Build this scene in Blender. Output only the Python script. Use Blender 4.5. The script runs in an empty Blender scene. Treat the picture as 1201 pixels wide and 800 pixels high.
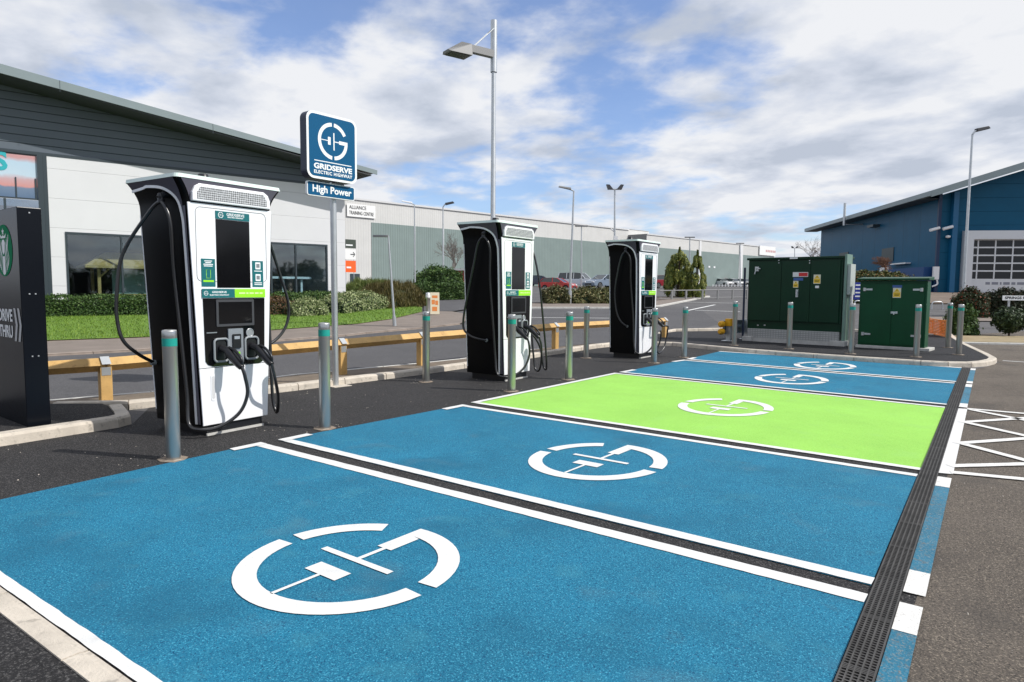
import bpy, bmesh, math, random
from mathutils import Vector, Matrix, noise
random.seed(7)
R = math.radians
S = bpy.context.scene
COL = S.collection

# ------------------------------------------------------------------ camera survey
F = 787.37
CR = Vector((0.795495083, 0.605918513, 0.007094224))
CU = Vector((-0.052521866, 0.057281826, 0.996975549))
CF = Vector((-0.603679572, 0.793461749, -0.077391382))
CP = Vector((5.451073, -4.228110, 1.45))
NF = Vector((CF.x, CF.y, 0)).normalized()          # horizontal viewing direction
NR = Vector((NF.y, -NF.x, 0))

def dep(x, y): return (x-CP.x)*NF.x + (y-CP.y)*NF.y
def zt(s):
    if s < 20: return 0.0
    if s < 60: return .036*(s-20)
    if s < 150: return 1.44 + .012*(s-60)
    return 2.52
def zg(x, y): return zt(dep(x, y))
def ray(px, py): return CF + CR*((px-600.5)/F) - CU*((py-400)/F)
def gp(px, py, z=0.0):
    d = ray(px, py); t = (z-CP.z)/d.z
    return (CP.x+d.x*t, CP.y+d.y*t)
def at(px, s, py=None):
    """ground plan point seen in photo column px at distance s (py: height there too)"""
    d = ray(px, 339 if py is None else py); t = s/(d.x*NF.x+d.y*NF.y)
    p = CP + d*t
    return (p.x, p.y) if py is None else (p.x, p.y, p.z)
def gt(px, py):
    d = ray(px, py); dn = d.x*NF.x+d.y*NF.y
    best = None; s = 2.0
    while s < 400:
        z = CP.z + d.z*s/dn
        if z <= zt(s): break
        s += .05
    p = CP + d*(s/dn)
    return (p.x, p.y)

# ------------------------------------------------------------------ materials
MATS = {}
def nd(nt, t, **k):
    n = nt.nodes.new(t)
    for a, b in k.items():
        if a in ('inp',):
            for i, v in b.items(): n.inputs[i].default_value = v
        else: setattr(n, a, b)
    return n
def mat(name, col, rough=.6, metal=0.0, spec=.5, var=0.0, vscale=4.0, bump=0.0, bscale=60.0, coat=0.0, emit=None, speck=None, stretch=None, rvar=0.0):
    """col, optional broad variation, optional fine speckle (color, scale, amount)"""
    if name in MATS: return MATS[name]
    m = bpy.data.materials.new(name); m.use_nodes = True; MATS[name] = m
    nt = m.node_tree; b = nt.nodes['Principled BSDF']; L = nt.links
    b.inputs['Base Color'].default_value = (*col, 1); b.inputs['Roughness'].default_value = rough
    b.inputs['Metallic'].default_value = metal; b.inputs['Specular IOR Level'].default_value = spec
    if coat: b.inputs['Coat Weight'].default_value = coat; b.inputs['Coat Roughness'].default_value = .08
    tc = nd(nt, 'ShaderNodeTexCoord')
    src = tc.outputs['Object']
    if stretch:
        mp = nd(nt, 'ShaderNodeMapping'); mp.inputs['Scale'].default_value = stretch
        L.new(src, mp.inputs['Vector']); src = mp.outputs['Vector']
    cur = None
    if var:
        n = nd(nt, 'ShaderNodeTexNoise', inp={'Scale': vscale, 'Detail': 6.0, 'Roughness': .6}); L.new(src, n.inputs['Vector'])
        mr = nd(nt, 'ShaderNodeMapRange', inp={'From Min': .28, 'From Max': .72, 'To Min': 1-var, 'To Max': 1+var}); L.new(n.outputs['Fac'], mr.inputs['Value'])
        vm = nd(nt, 'ShaderNodeVectorMath', operation='SCALE'); vm.inputs[0].default_value = col; L.new(mr.outputs['Result'], vm.inputs['Scale'])
        cur = vm.outputs['Vector']
        if rvar:
            m2 = nd(nt, 'ShaderNodeMapRange', inp={'From Min': .3, 'From Max': .7, 'To Min': rough-rvar, 'To Max': rough+rvar}); L.new(n.outputs['Fac'], m2.inputs['Value'])
            L.new(m2.outputs['Result'], b.inputs['Roughness'])
    if speck:
        for (sc, scale, amt, thr) in speck:
            n = nd(nt, 'ShaderNodeTexNoise', inp={'Scale': scale, 'Detail': 2.0, 'Roughness': .65}); L.new(src, n.inputs['Vector'])
            mr = nd(nt, 'ShaderNodeMapRange', inp={'From Min': thr, 'From Max': thr+.12, 'To Min': 0.0, 'To Max': amt}); L.new(n.outputs['Fac'], mr.inputs['Value'])
            mx = nd(nt, 'ShaderNodeMix', data_type='RGBA'); L.new(mr.outputs['Result'], mx.inputs['Factor'])
            if cur is not None: L.new(cur, mx.inputs[6])
            else: mx.inputs[6].default_value = (*col, 1)
            mx.inputs[7].default_value = (*sc, 1); cur = mx.outputs[2]
    if cur is not None: L.new(cur, b.inputs['Base Color'])
    if bump:
        n = nd(nt, 'ShaderNodeTexNoise', inp={'Scale': bscale, 'Detail': 4.0, 'Roughness': .7}); L.new(src, n.inputs['Vector'])
        bp = nd(nt, 'ShaderNodeBump', inp={'Strength': bump, 'Distance': .02}); L.new(n.outputs['Fac'], bp.inputs['Height'])
        L.new(bp.outputs['Normal'], b.inputs['Normal'])
    if emit:
        b.inputs['Emission Color'].default_value = (*emit[0], 1); b.inputs['Emission Strength'].default_value = emit[1]
    return m

def ribbed(name, col, pitch, axis=0, depth=.4, rough=.45, var=.05, dark=.55, width=.12):
    """sheet cladding: real-coloured metal with narrow grooves every pitch metres along an object axis"""
    m = mat(name, col, rough, 0, .2, var, .6)
    nt = m.node_tree; L = nt.links; b = nt.nodes['Principled BSDF']
    tc = nd(nt, 'ShaderNodeTexCoord'); sp = nd(nt, 'ShaderNodeSeparateXYZ'); L.new(tc.outputs['Object'], sp.inputs[0])
    dv = nd(nt, 'ShaderNodeMath', operation='DIVIDE'); dv.inputs[1].default_value = pitch; L.new(sp.outputs[axis], dv.inputs[0])
    fr = nd(nt, 'ShaderNodeMath', operation='FRACT'); L.new(dv.outputs[0], fr.inputs[0])
    pp = nd(nt, 'ShaderNodeMath', operation='PINGPONG'); pp.inputs[1].default_value = .5; L.new(fr.outputs[0], pp.inputs[0])
    mr = nd(nt, 'ShaderNodeMapRange', inp={'From Min': 0.0, 'From Max': width, 'To Min': 0.0, 'To Max': 1.0}); L.new(pp.outputs[0], mr.inputs['Value'])
    bp = nd(nt, 'ShaderNodeBump', inp={'Strength': depth, 'Distance': .03}); L.new(mr.outputs[0], bp.inputs['Height']); L.new(bp.outputs['Normal'], b.inputs['Normal'])
    old = b.inputs['Base Color'].links[0].from_socket
    mx = nd(nt, 'ShaderNodeMix', data_type='RGBA'); L.new(mr.outputs[0], mx.inputs['Factor']); L.new(old, mx.inputs[7])
    mx.inputs[6].default_value = (col[0]*dark, col[1]*dark, col[2]*dark, 1); L.new(mx.outputs[2], b.inputs['Base Color'])
    return m

def leafmat(name, c1, c2, c3=None, rough=.55):
    if name in MATS: return MATS[name]
    m = mat(name, c1, rough, 0, .35)
    nt = m.node_tree; L = nt.links; b = nt.nodes['Principled BSDF']
    ge = nd(nt, 'ShaderNodeNewGeometry'); rp = nd(nt, 'ShaderNodeValToRGB')
    e = rp.color_ramp.elements; e[0].color = (*c1, 1); e[1].color = (*c2, 1)
    if c3: x = rp.color_ramp.elements.new(.8); x.color = (*c2, 1); e[len(e)-1].color = (*c3, 1)
    L.new(ge.outputs['Random Per Island'], rp.inputs['Fac']); L.new(rp.outputs['Color'], b.inputs['Base Color'])
    b.inputs['Subsurface Weight'].default_value = 0.0
    return m

def glassmat(name, tint=(.75, .85, .85), refl=.25, rough=.03):
    if name in MATS: return MATS[name]
    m = bpy.data.materials.new(name); m.use_nodes = True; MATS[name] = m
    nt = m.node_tree; L = nt.links; nt.nodes.clear()
    o = nd(nt, 'ShaderNodeOutputMaterial'); mx = nd(nt, 'ShaderNodeMixShader'); tr = nd(nt, 'ShaderNodeBsdfTransparent'); gl = nd(nt, 'ShaderNodeBsdfGlossy')
    tr.inputs[0].default_value = (*tint, 1); gl.inputs['Roughness'].default_value = rough
    fr = nd(nt, 'ShaderNodeLayerWeight', inp={'Blend': .35}); pw = nd(nt, 'ShaderNodeMath', operation='POWER'); pw.inputs[1].default_value = 3.0; L.new(fr.outputs['Facing'], pw.inputs[0]); ad = nd(nt, 'ShaderNodeMath', operation='MULTIPLY_ADD', use_clamp=True); ad.inputs[1].default_value = .6; ad.inputs[2].default_value = refl
    L.new(pw.outputs[0], ad.inputs[0]); L.new(ad.outputs[0], mx.inputs[0]); L.new(tr.outputs[0], mx.inputs[1]); L.new(gl.outputs[0], mx.inputs[2]); L.new(mx.outputs[0], o.inputs[0])
    return m

# ------------------------------------------------------------------ mesh builder
class MB:
    def __init__(s, M=None): s.v = []; s.f = []; s.m = []; s.sm = []; s.M = M; s.mi = 0; s.smooth = False
    def add(s, vs, fs, smooth=None):
        o = len(s.v)
        for p in vs:
            p = Vector(p); s.v.append(s.M @ p if s.M else p)
        for f in fs: s.f.append([o+i for i in f]); s.m.append(s.mi); s.sm.append(s.smooth if smooth is None else smooth)
        return s
    def box(s, x0, x1, y0, y1, z0, z1):
        return s.add([(x0,y0,z0),(x1,y0,z0),(x1,y1,z0),(x0,y1,z0),(x0,y0,z1),(x1,y0,z1),(x1,y1,z1),(x0,y1,z1)],
                     [(0,3,2,1),(4,5,6,7),(0,1,5,4),(1,2,6,5),(2,3,7,6),(3,0,4,7)])
    def prism(s, poly, a, b, axis='z'):
        """poly 2-D (any ccw), extruded along axis from a to b. axis z:(x,y) y:(x,z) x:(y,z)"""
        mk = {'z': lambda p, h: (p[0], p[1], h), 'y': lambda p, h: (p[0], h, p[1]), 'x': lambda p, h: (h, p[0], p[1])}[axis]
        n = len(poly); vs = [mk(p, a) for p in poly]+[mk(p, b) for p in poly]
        fs = [tuple(range(n)), tuple(range(2*n-1, n-1, -1))]+[(i, (i+1) % n, n+(i+1) % n, n+i) for i in range(n)]
        return s.add(vs, fs)
    def tube(s, pts, r, n=8, caps=True, smooth=True):
        pts = [Vector(p) for p in pts]; k = len(pts)
        rr = r if isinstance(r, (list, tuple)) else [r]*k
        vs = []; fs = []; up = None
        for i, p in enumerate(pts):
            t = (pts[min(i+1, k-1)]-pts[max(i-1, 0)]).normalized()
            if up is None:
                up = Vector((0, 0, 1)) if abs(t.z) < .9 else Vector((1, 0, 0))
            x = t.cross(up)
            if x.length < 1e-4: x = t.cross(Vector((0, 1, 0)))
            x.normalize(); y = x.cross(t).normalized(); up = y
            for j in range(n):
                a = 2*math.pi*j/n; vs.append(p+(x*math.cos(a)+y*math.sin(a))*rr[i])
        for i in range(k-1):
            for j in range(n): fs.append((i*n+j, i*n+(j+1) % n, (i+1)*n+(j+1) % n, (i+1)*n+j))
        s.add(vs, fs, smooth)
        if caps: s.add(vs[:n], [tuple(range(n))], False); s.add(vs[-n:], [tuple(range(n-1, -1, -1))], False)
        return s
    def lathe(s, prof, c=(0, 0, 0), n=20, smooth=True):
        """prof [(r,z)...]"""
        vs = []; fs = []
        for r, z in prof:
            for j in range(n): a = 2*math.pi*j/n; vs.append((c[0]+r*math.cos(a), c[1]+r*math.sin(a), c[2]+z))
        for i in range(len(prof)-1):
            for j in range(n): fs.append((i*n+j, i*n+(j+1) % n, (i+1)*n+(j+1) % n, (i+1)*n+j))
        s.add(vs, fs, smooth)
        if prof[-1][0] > 1e-4: s.add(vs[-n:], [tuple(range(n))], False)
        return s
    def grid(s, rows, smooth=True, closed=False):
        n = len(rows[0]); vs = [p for r in rows for p in r]; fs = []
        for i in range(len(rows)-1):
            for j in range(n if closed else n-1): fs.append((i*n+j, i*n+(j+1) % n, (i+1)*n+(j+1) % n, (i+1)*n+j))
        return s.add(vs, fs, smooth)
    def build(s, name, mats, parent=None, bevel=0.0, fixn=True, seg=2):
        me = bpy.data.meshes.new(name); me.from_pydata([tuple(v) for v in s.v], [], s.f)
        if not isinstance(mats, (list, tuple)): mats = [mats]
        for m in mats: me.materials.append(m)
        me.polygons.foreach_set('material_index', [min(i, len(mats)-1) for i in s.m]); me.polygons.foreach_set('use_smooth', s.sm)
        me.update()
        if fixn and len(s.f) < 40000:
            bm = bmesh.new(); bm.from_mesh(me)
            if bevel: bmesh.ops.remove_doubles(bm, verts=bm.verts, dist=1e-5)
            bmesh.ops.recalc_face_normals(bm, faces=bm.faces); bm.to_mesh(me); bm.free()
        o = bpy.data.objects.new(name, me); COL.objects.link(o)
        if parent: o.parent = parent
        if bevel:
            b = o.modifiers.new('bevel', 'BEVEL'); b.width = bevel; b.segments = seg; b.limit_method = 'ANGLE'; b.angle_limit = R(35); b.harden_normals = False
        return o

def tag(o, label=None, cat=None, group=None, kind=None):
    if label: o['label'] = label
    if cat: o['category'] = cat
    if group: o['group'] = group
    if kind: o['kind'] = kind
    return o
def thing(name, label, cat, loc=(0, 0, 0), rz=0.0, group=None):
    o = bpy.data.objects.new(name, None); COL.objects.link(o); o.empty_display_size = .2
    o.location = loc; o.rotation_euler = (0, 0, rz)
    return tag(o, label, cat, group)
def copy_tree(o, parent=None):
    c = o.copy(); COL.objects.link(c); c.parent = parent
    for ch in list(o.children): copy_tree(ch, c)
    return c
def sm(pts, n=6, closed=False):
    """Catmull-Rom through points"""
    P = [Vector(p) for p in pts]; out = []
    k = len(P)
    for i in range(k-1):
        a = P[max(i-1, 0)]; b = P[i]; c = P[i+1]; d = P[min(i+2, k-1)]
        for j in range(n):
            t = j/n; out.append(.5*((2*b)+(c-a)*t+(2*a-5*b+4*c-d)*t*t+(3*b-a-3*c+d)*t**3))
    out.append(P[-1]); return out
def rrect(x0, x1, y0, y1, r, n=5):
    o = []
    for cx, cy, a0 in ((x1-r, y0+r, -90), (x1-r, y1-r, 0), (x0+r, y1-r, 90), (x0+r, y0+r, 180)):
        for i in range(n+1):
            a = R(a0+90*i/n); o.append((cx+r*math.cos(a), cy+r*math.sin(a)))
    return o
def text_mb(txt, size, font_w=1.0, bold=0.0, ext=.002, spacing=1.0, align='CENTER'):
    """returns verts (x right, y up, z out) and faces of built-in font text, centred"""
    c = bpy.data.curves.new('t', 'FONT'); c.body = txt; c.size = size; c.extrude = ext; c.align_x = align; c.align_y = 'CENTER'; c.offset = bold; c.space_character = spacing
    c.resolution_u = 3
    o = bpy.data.objects.new('t', c); COL.objects.link(o)
    dg = bpy.context.evaluated_depsgraph_get(); me = bpy.data.meshes.new_from_object(o.evaluated_get(dg))
    vs = [(v.co.x*font_w, v.co.y, v.co.z) for v in me.vertices]; fs = [tuple(p.vertices) for p in me.polygons]
    bpy.data.objects.remove(o); bpy.data.curves.remove(c); bpy.data.meshes.remove(me)
    return vs, fs
def place2d(vs, origin, right, up, out=None):
    """map (x,y,z) drawing coordinates on to a plane in space"""
    r = Vector(right); u = Vector(up); n = Vector(out) if out else r.cross(u); o = Vector(origin)
    return [o + r*v[0] + u*v[1] + n*v[2] for v in vs]

# the circular plug-and-G mark: list of 2-D polygons in a unit circle, x right, y up
def mark_polys(n=14):
    RO, RI = 1.0, .8
    def arc(a0, a1, k=n, clip=None):
        o = [(RO*math.cos(R(a0+(a1-a0)*i/k)), RO*math.sin(R(a0+(a1-a0)*i/k))) for i in range(k+1)]
        i_ = [(RI*math.cos(R(a0+(a1-a0)*i/k)), RI*math.sin(R(a0+(a1-a0)*i/k))) for i in range(k+1)]
        return [[o[j], o[j+1], i_[j+1], i_[j]] for j in range(k)]
    P = []
    P += arc(94.5, 265.5, 26)                 # left half
    P += arc(28, 85.5, 9)                     # upper right
    P += arc(-84.5, 0, 13)                    # lower right
    P += [[(.41, .10), (.995, .10), (1.0, 0), (.8, 0), (.78, -.09), (.41, -.09)]]   # cross bar
    P += [[(.10, .025), (.409, .025), (.409, -.025), (.10, -.025)]]
    P += [[(.025, .47), (.099, .47), (.099, -.47), (.025, -.47)]]
    P += [[(-.34, .21), (-.16, .21), (-.16, -.21), (-.34, -.21)]]
    P += [[(-.81, .02), (-.341, .02), (-.341, -.02), (-.81, -.02)]]
    return P

# ------------------------------------------------------------------ palette
white_paint = mat('white_road_paint', (.72, .72, .705), .7, var=.08, vscale=9, speck=[((.30, .30, .30), 85, .85, .645), ((.30, .31, .32), 45, .6, .68), ((.5, .5, .49), 5, .35, .60)], bump=.25, bscale=160)
galv = mat('galvanised_steel', (.56, .58, .59), .42, .75, var=.08, vscale=6)
steel = mat('brushed_steel', (.46, .46, .445), .30, .85, var=.02, vscale=40, stretch=(1, 1, .1))
def brushed():
    nt = steel.node_tree; b = nt.nodes['Principled BSDF']; b.inputs['Anisotropic'].default_value = .85
    tg = nt.nodes.new('ShaderNodeTangent'); tg.direction_type = 'RADIAL'; tg.axis = 'Z'; nt.links.new(tg.outputs[0], b.inputs['Tangent'])
brushed()
teal_tape = mat('teal_reflective_band', (.01, .30, .24), .4)
black_plastic = mat('black_plastic', (.010, .010, .012), .35)
black_rubber = mat('black_cable_rubber', (.016, .016, .017), .28, spec=.8)
black_gloss = mat('black_gloss_panel', (.004, .004, .005), .10, spec=.4)
body_black = mat('body_satin_black', (.0025, .0025, .003), .42, spec=.12)
charcoal = mat('charcoal_powder_coat', (.085, .08, .105), .45)
white_coat = mat('white_powder_coat', (.84, .84, .85), .3, var=.02, vscale=2, coat=.2)
grey_trim = mat('grey_trim', (.20, .22, .23), .4)
concrete = mat('kerb_concrete', (.56, .50, .42), .85, var=.18, vscale=5, bump=.35, bscale=70, speck=[((.2, .18, .15), 14, .5, .58), ((.6, .57, .5), 120, .4, .6)])
conc_light = mat('light_concrete', (.5, .49, .46), .85, var=.15, vscale=7, bump=.3, bscale=60)
black_metal = mat('black_painted_metal', (.012, .013, .016), .35)
lum_glass = mat('lamp_glass', (.5, .5, .48), .2)
lid_mat = mat('pale_green_lid', (.70, .82, .76), .3)
brand_teal = mat('teal_vinyl', (.006, .13, .14), .35)
brand_blue = mat('sign_blue', (.0, .085, .20), .5, spec=.2)
lime = mat('lime_vinyl', (.30, .72, .02), .35)
white_vinyl = mat('white_vinyl', (.85, .86, .86), .4)
# ------------------------------------------------------------------ world, sun, camera
def make_world():
    w = bpy.data.worlds.new('World'); S.world = w; w.use_nodes = True
    nt = w.node_tree; L = nt.links; bg = nt.nodes['Background']; bg.inputs['Strength'].default_value = .10
    sky = nd(nt, 'ShaderNodeTexSky', sky_type='NISHITA', sun_disc=False)
    sky.sun_elevation = SUN_EL; sky.sun_rotation = math.atan2(SUN.x, SUN.y); sky.air_density = 1.0; sky.dust_density = .6; sky.ozone_density = 1.6
    tc = nd(nt, 'ShaderNodeTexCoord'); sp = nd(nt, 'ShaderNodeSeparateXYZ'); L.new(tc.outputs['Generated'], sp.inputs[0])
    mz = nd(nt, 'ShaderNodeMath', operation='MAXIMUM'); mz.inputs[1].default_value = 0.0; L.new(sp.outputs[2], mz.inputs[0])
    az = nd(nt, 'ShaderNodeMath', operation='ADD'); az.inputs[1].default_value = .15; L.new(mz.outputs[0], az.inputs[0])
    dx = nd(nt, 'ShaderNodeMath', operation='DIVIDE'); dy = nd(nt, 'ShaderNodeMath', operation='DIVIDE')
    L.new(sp.outputs[0], dx.inputs[0]); L.new(az.outputs[0], dx.inputs[1]); L.new(sp.outputs[1], dy.inputs[0]); L.new(az.outputs[0], dy.inputs[1])
    cb = nd(nt, 'ShaderNodeCombineXYZ'); L.new(dx.outputs[0], cb.inputs[0]); L.new(dy.outputs[0], cb.inputs[1])
    mp = nd(nt, 'ShaderNodeMapping'); mp.inputs['Location'].default_value = CLOUD_OFF; mp.inputs['Rotation'].default_value = (0, 0, CLOUD_ROT); mp.inputs['Scale'].default_value = (1.1, 1.15, 1)
    L.new(cb.outputs[0], mp.inputs[0])
    n1 = nd(nt, 'ShaderNodeTexNoise', inp={'Scale': .55, 'Detail': 3.0, 'Roughness': .5}); L.new(mp.outputs[0], n1.inputs['Vector'])      # broad banks
    n3 = nd(nt, 'ShaderNodeTexNoise', inp={'Scale': 3.0, 'Detail': 9.0, 'Roughness': .55, 'Distortion': .12}); L.new(mp.outputs[0], n3.inputs['Vector'])   # cells
    n2 = nd(nt, 'ShaderNodeTexNoise', inp={'Scale': 2.0, 'Detail': 8.0, 'Roughness': .54, 'Distortion': .1}); L.new(mp.outputs[0], n2.inputs['Vector'])    # light and dark
    sm_ = nd(nt, 'ShaderNodeMath', operation='MULTIPLY_ADD'); sm_.inputs[1].default_value = .55; L.new(n3.outputs['Fac'], sm_.inputs[0]); L.new(n1.outputs['Fac'], sm_.inputs[2])
    r1 = nd(nt, 'ShaderNodeMapRange', interpolation_type='SMOOTHSTEP', inp={'From Min': CL0, 'From Max': CL1, 'To Min': 0.08, 'To Max': 1.0}); L.new(sm_.outputs[0], r1.inputs['Value'])
    rp = nd(nt, 'ShaderNodeValToRGB'); e = rp.color_ramp.elements
    e[0].position = .36; e[0].color = (5.2, 5.75, 6.8, 1); e[1].position = .58; e[1].color = (8.7, 8.85, 9.2, 1)
    x = rp.color_ramp.elements.new(.46); x.color = (6.7, 7.15, 8.1, 1)
    L.new(n2.outputs['Fac'], rp.inputs['Fac'])
    mx = nd(nt, 'ShaderNodeMix', data_type='RGBA'); L.new(r1.outputs[0], mx.inputs['Factor'])
    sc = nd(nt, 'ShaderNodeVectorMath', operation='MULTIPLY'); sc.inputs[1].default_value = (1.25, 1.38, 1.7); L.new(sky.outputs[0], sc.inputs[0]); L.new(sc.outputs[0], mx.inputs[6]); L.new(rp.outputs[0], mx.inputs[7])
    L.new(mx.outputs[2], bg.inputs['Color'])
SUN_EL = R(43); SUN_AZ = R(24)
SUN = Vector((math.cos(SUN_EL)*math.cos(SUN_AZ), math.cos(SUN_EL)*math.sin(SUN_AZ), math.sin(SUN_EL)))
CLOUD_OFF = (15.2, 9.1, 0); CLOUD_ROT = R(35); CL0, CL1 = .60, .78
make_world()
sl = bpy.data.lights.new('sun', 'SUN'); sl.energy = 4.2; sl.angle = R(.55); sl.color = (1, .965, .91)
so = bpy.data.objects.new('sun', sl); COL.objects.link(so); so.rotation_euler = SUN.to_track_quat('Z', 'Y').to_euler(); so.location = (20, 0, 30)
cam = bpy.data.cameras.new('camera'); co = bpy.data.objects.new('camera', cam); COL.objects.link(co)
cam.sensor_width = 36; cam.lens = 36*F/1201; cam.clip_end = 6000; cam.clip_start = .05
co.matrix_world = Matrix(((CR.x, CU.x, -CF.x, CP.x), (CR.y, CU.y, -CF.y, CP.y), (CR.z, CU.z, -CF.z, CP.z), (0, 0, 0, 1)))
S.camera = co
S.view_settings.view_transform = 'Standard'; S.view_settings.look = 'None'; S.view_settings.gamma = 1; S.view_settings.exposure = 0.0
S.render.resolution_x = 1024; S.render.resolution_y = 682

# ------------------------------------------------------------------ ground
def sheet(name, poly, dz, m, parent=None, base=None, kind='structure'):
    """a thin surface draped on the terrain (creases at the slope changes)"""
    bm = bmesh.new(); vs = [bm.verts.new((x, y, 0)) for x, y in poly]; bm.faces.new(vs)
    bmesh.ops.triangulate(bm, faces=bm.faces)
    for s in (20, 60, 150):
        g = list(bm.verts)+list(bm.edges)+list(bm.faces)
        bmesh.ops.bisect_plane(bm, geom=g, plane_co=(CP.x+NF.x*s, CP.y+NF.y*s, 0), plane_no=NF)
    for v in bm.verts: v.co.z = (zg(v.co.x, v.co.y) if base is None else base)+dz
    bmesh.ops.recalc_face_normals(bm, faces=bm.faces)
    if bm.faces and sum(f.normal.z for f in bm.faces) < 0: bmesh.ops.reverse_faces(bm, faces=bm.faces)
    me = bpy.data.meshes.new(name); bm.to_mesh(me); bm.free(); me.materials.append(m)
    o = bpy.data.objects.new(name, me); COL.objects.link(o)
    if parent: o.parent = parent
    if kind: o['kind'] = kind
    return o
ground_m = mat('road_asphalt_weathered', (.105, .102, .103), .85, spec=.3, var=.18, vscale=.5, bump=.4, bscale=50, speck=[((.2, .195, .19), 40, .7, .56), ((.05, .05, .05), 9, .35, .56)])
# terrain: one sheet to the horizon
mb = MB()
rows = []
for s in (-60, 20, 60, 150, 600, 3500):
    rows.append([(CP.x+NF.x*s+NR.x*l, CP.y+NF.y*s+NR.y*l, zt(s)) for l in (-3000, -400, -80, 0, 80, 400, 3000)])
mb.grid(rows, smooth=False)
tag(mb.build('ground', ground_m), kind='structure')

apron_m = mat('fresh_dark_asphalt', (.025, .024, .025), .85, spec=.3, var=.25, vscale=1.3, bump=.9, bscale=70, speck=[((.15, .145, .14), 95, .95, .55), ((.095, .09, .088), 32, .6, .56), ((.007, .007, .007), 75, .85, .56), ((.55, .52, .48), 60, .9, .71)])
near_m = mat('brown_worn_asphalt', (.122, .103, .085), .85, spec=.3, var=.25, vscale=.8, bump=.8, bscale=100, speck=[((.32, .27, .21), 110, .95, .53), ((.028, .025, .023), 90, .9, .55), ((.55, .50, .42), 75, .8, .69), ((.07, .062, .055), 1.1, .5, .55)])
isl_m = mat('island_asphalt', (.022, .022, .025), .85, spec=.3, var=.2, vscale=2, bump=.7, bscale=60, speck=[((.12, .115, .11), 55, .8, .58)])
BL = [((.07, .38, .54), 125, .9, .54), ((.001, .06, .145), 105, .9, .55), ((.40, .62, .70), 80, .7, .70), ((.04, .22, .31), 3.2, .35, .57), ((.008, .110, .195), .9, .5, .55), ((.10, .20, .25), 1.9, .22, .60), ((.05, .08, .10), 4.5, .25, .66)]
blue_m = mat('blue_bay_coating', (.010, .158, .272), .72, spec=.25, var=.17, vscale=1.1, bump=.5, bscale=120, speck=BL)
green_m = mat('green_bay_coating', (.31, .62, .10), .72, spec=.25, var=.09, vscale=1.2, bump=.45, bscale=120, speck=[((.40, .80, .19), 120, .7, .56), ((.13, .46, .035), 100, .7, .57), ((.30, .60, .14), 2.5, .35, .58)])

uc = lambda v: 4.912-.0305*v           # bay ends at the drain
sheet('apron_asphalt', [(-2.5, -5.5), (1.95, -3.335), (5.2, -3.18), (5.2, -1), (4.75, 11.0), (4.4, 11.3), (0.4, 11.5), (-1.76, 12.15), (-2.95, 11.2), (-2.9, 8.5), (-2.6, 3.8), (-2.68, 1.4), (-2.86, -.5), (-1.94, -1.1), (-1.86, -2.3), (-1.8, -5.5)], .002, apron_m)
sheet('car_park_asphalt', [(5.12, -9), (5.12, -3), (5.12, 0), (5.04, 2), (4.86, 8), (4.78, 11.15), (4.95, 11.75), (5.10, 12.9), (3.7, 21.4), (5.5, 25), (60, 25), (60, -9)], .003, near_m)
sheet('lower_asphalt', [(-9, -5.5), (-9, -9), (5.12, -9), (5.12, -3.225), (0, -3.363), (-1.8, -3.41), (-1.8, -5.5)], .0045, apron_m)

Z1 = .006
sheet('blue_bay', [(0.02, -3.215), (uc(-3.1), -3.07), (4.932, -.73), (-.132, -.745), (.016, -2.786)], Z1, blue_m)
sheet('blue_bay', [(-.102, -.58), (4.925, -.60), (4.854, 1.88), (-.041, 1.984)], Z1, blue_m)
sheet('green_bay', [(-.066, 2.166), (4.852, 2.08), (4.733, 5.72), (-.136, 6.067)], Z1, green_m)
sheet('blue_bay', [(-.127, 6.2), (4.726, 5.93), (4.646, 8.50), (-.10, 8.95)], Z1, blue_m)
sheet('blue_bay', [(-.11, 9.10), (4.642, 8.64), (4.57, 11.18), (-.241, 11.433)], Z1, blue_m)
Z2 = .010
def line(name, a, b, w, side=1, m=white_paint, z=Z2):
    ax, ay = a; bx, by = b; d = Vector((bx-ax, by-ay)); n = Vector((-d.y, d.x)).normalized()*w*side
    k = max(1, int(d.length/.07)); rg = random.Random(int(abs(ax*97+ay*31+bx*7)*100)); n1 = n.normalized(); J = lambda: n1*rg.uniform(-.0022, .0022)
    A = Vector((ax, ay)); P = [A+d*(i/k)+J() for i in range(k+1)]+[A+n+d*(i/k)+J() for i in range(k, -1, -1)]
    return sheet(name, [(q.x, q.y) for q in P], z, m)
# lines between the bays (outer edges measured), short returns at the charger end
line('white_bay_line', (-.132, -.74), (4.932, -.724), .105, -1)
line('white_bay_line', (-.102, -.58), (4.925, -.595), .095, 1)
line('white_bay_line', (-.041, 1.984), (4.854, 1.885), .085, -1)
line('white_bay_line', (-.066, 2.166), (4.852, 2.035), .085, 1)
line('white_bay_line', (-.136, 6.067), (4.733, 5.74), .085, -1)
line('white_bay_line', (-.127, 6.2), (4.726, 5.93), .085, 1)
line('white_bay_line', (-.10, 8.95), (4.646, 8.50), .10, -1)
line('white_bay_line', (-.11, 9.10), (4.642, 8.64), .10, 1)
line('white_bay_line', (-.241, 11.433), (4.57, 11.18), .11, -1)
line('white_bay_line', (.0, -3.265), (4.99, -3.13), .058, 1)
Z3 = .0135
sheet('white_bay_return', [(-.132, -.742), (-.03, -.742), (-.02, -1.069), (-.115, -1.06)], Z3, white_paint)
sheet('white_bay_return', [(-.102, -.578), (-.0, -.578), (-.02, -.24), (-.116, -.25)], Z3, white_paint)
sheet('white_bay_return', [(-.041, 1.982), (.055, 1.982), (.055, 1.60), (-.041, 1.60)], Z3, white_paint)
sheet('white_bay_return', [(-.066, 2.168), (.02, 2.168), (-.05, 6.06), (-.136, 6.065)], Z3, white_paint)
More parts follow.
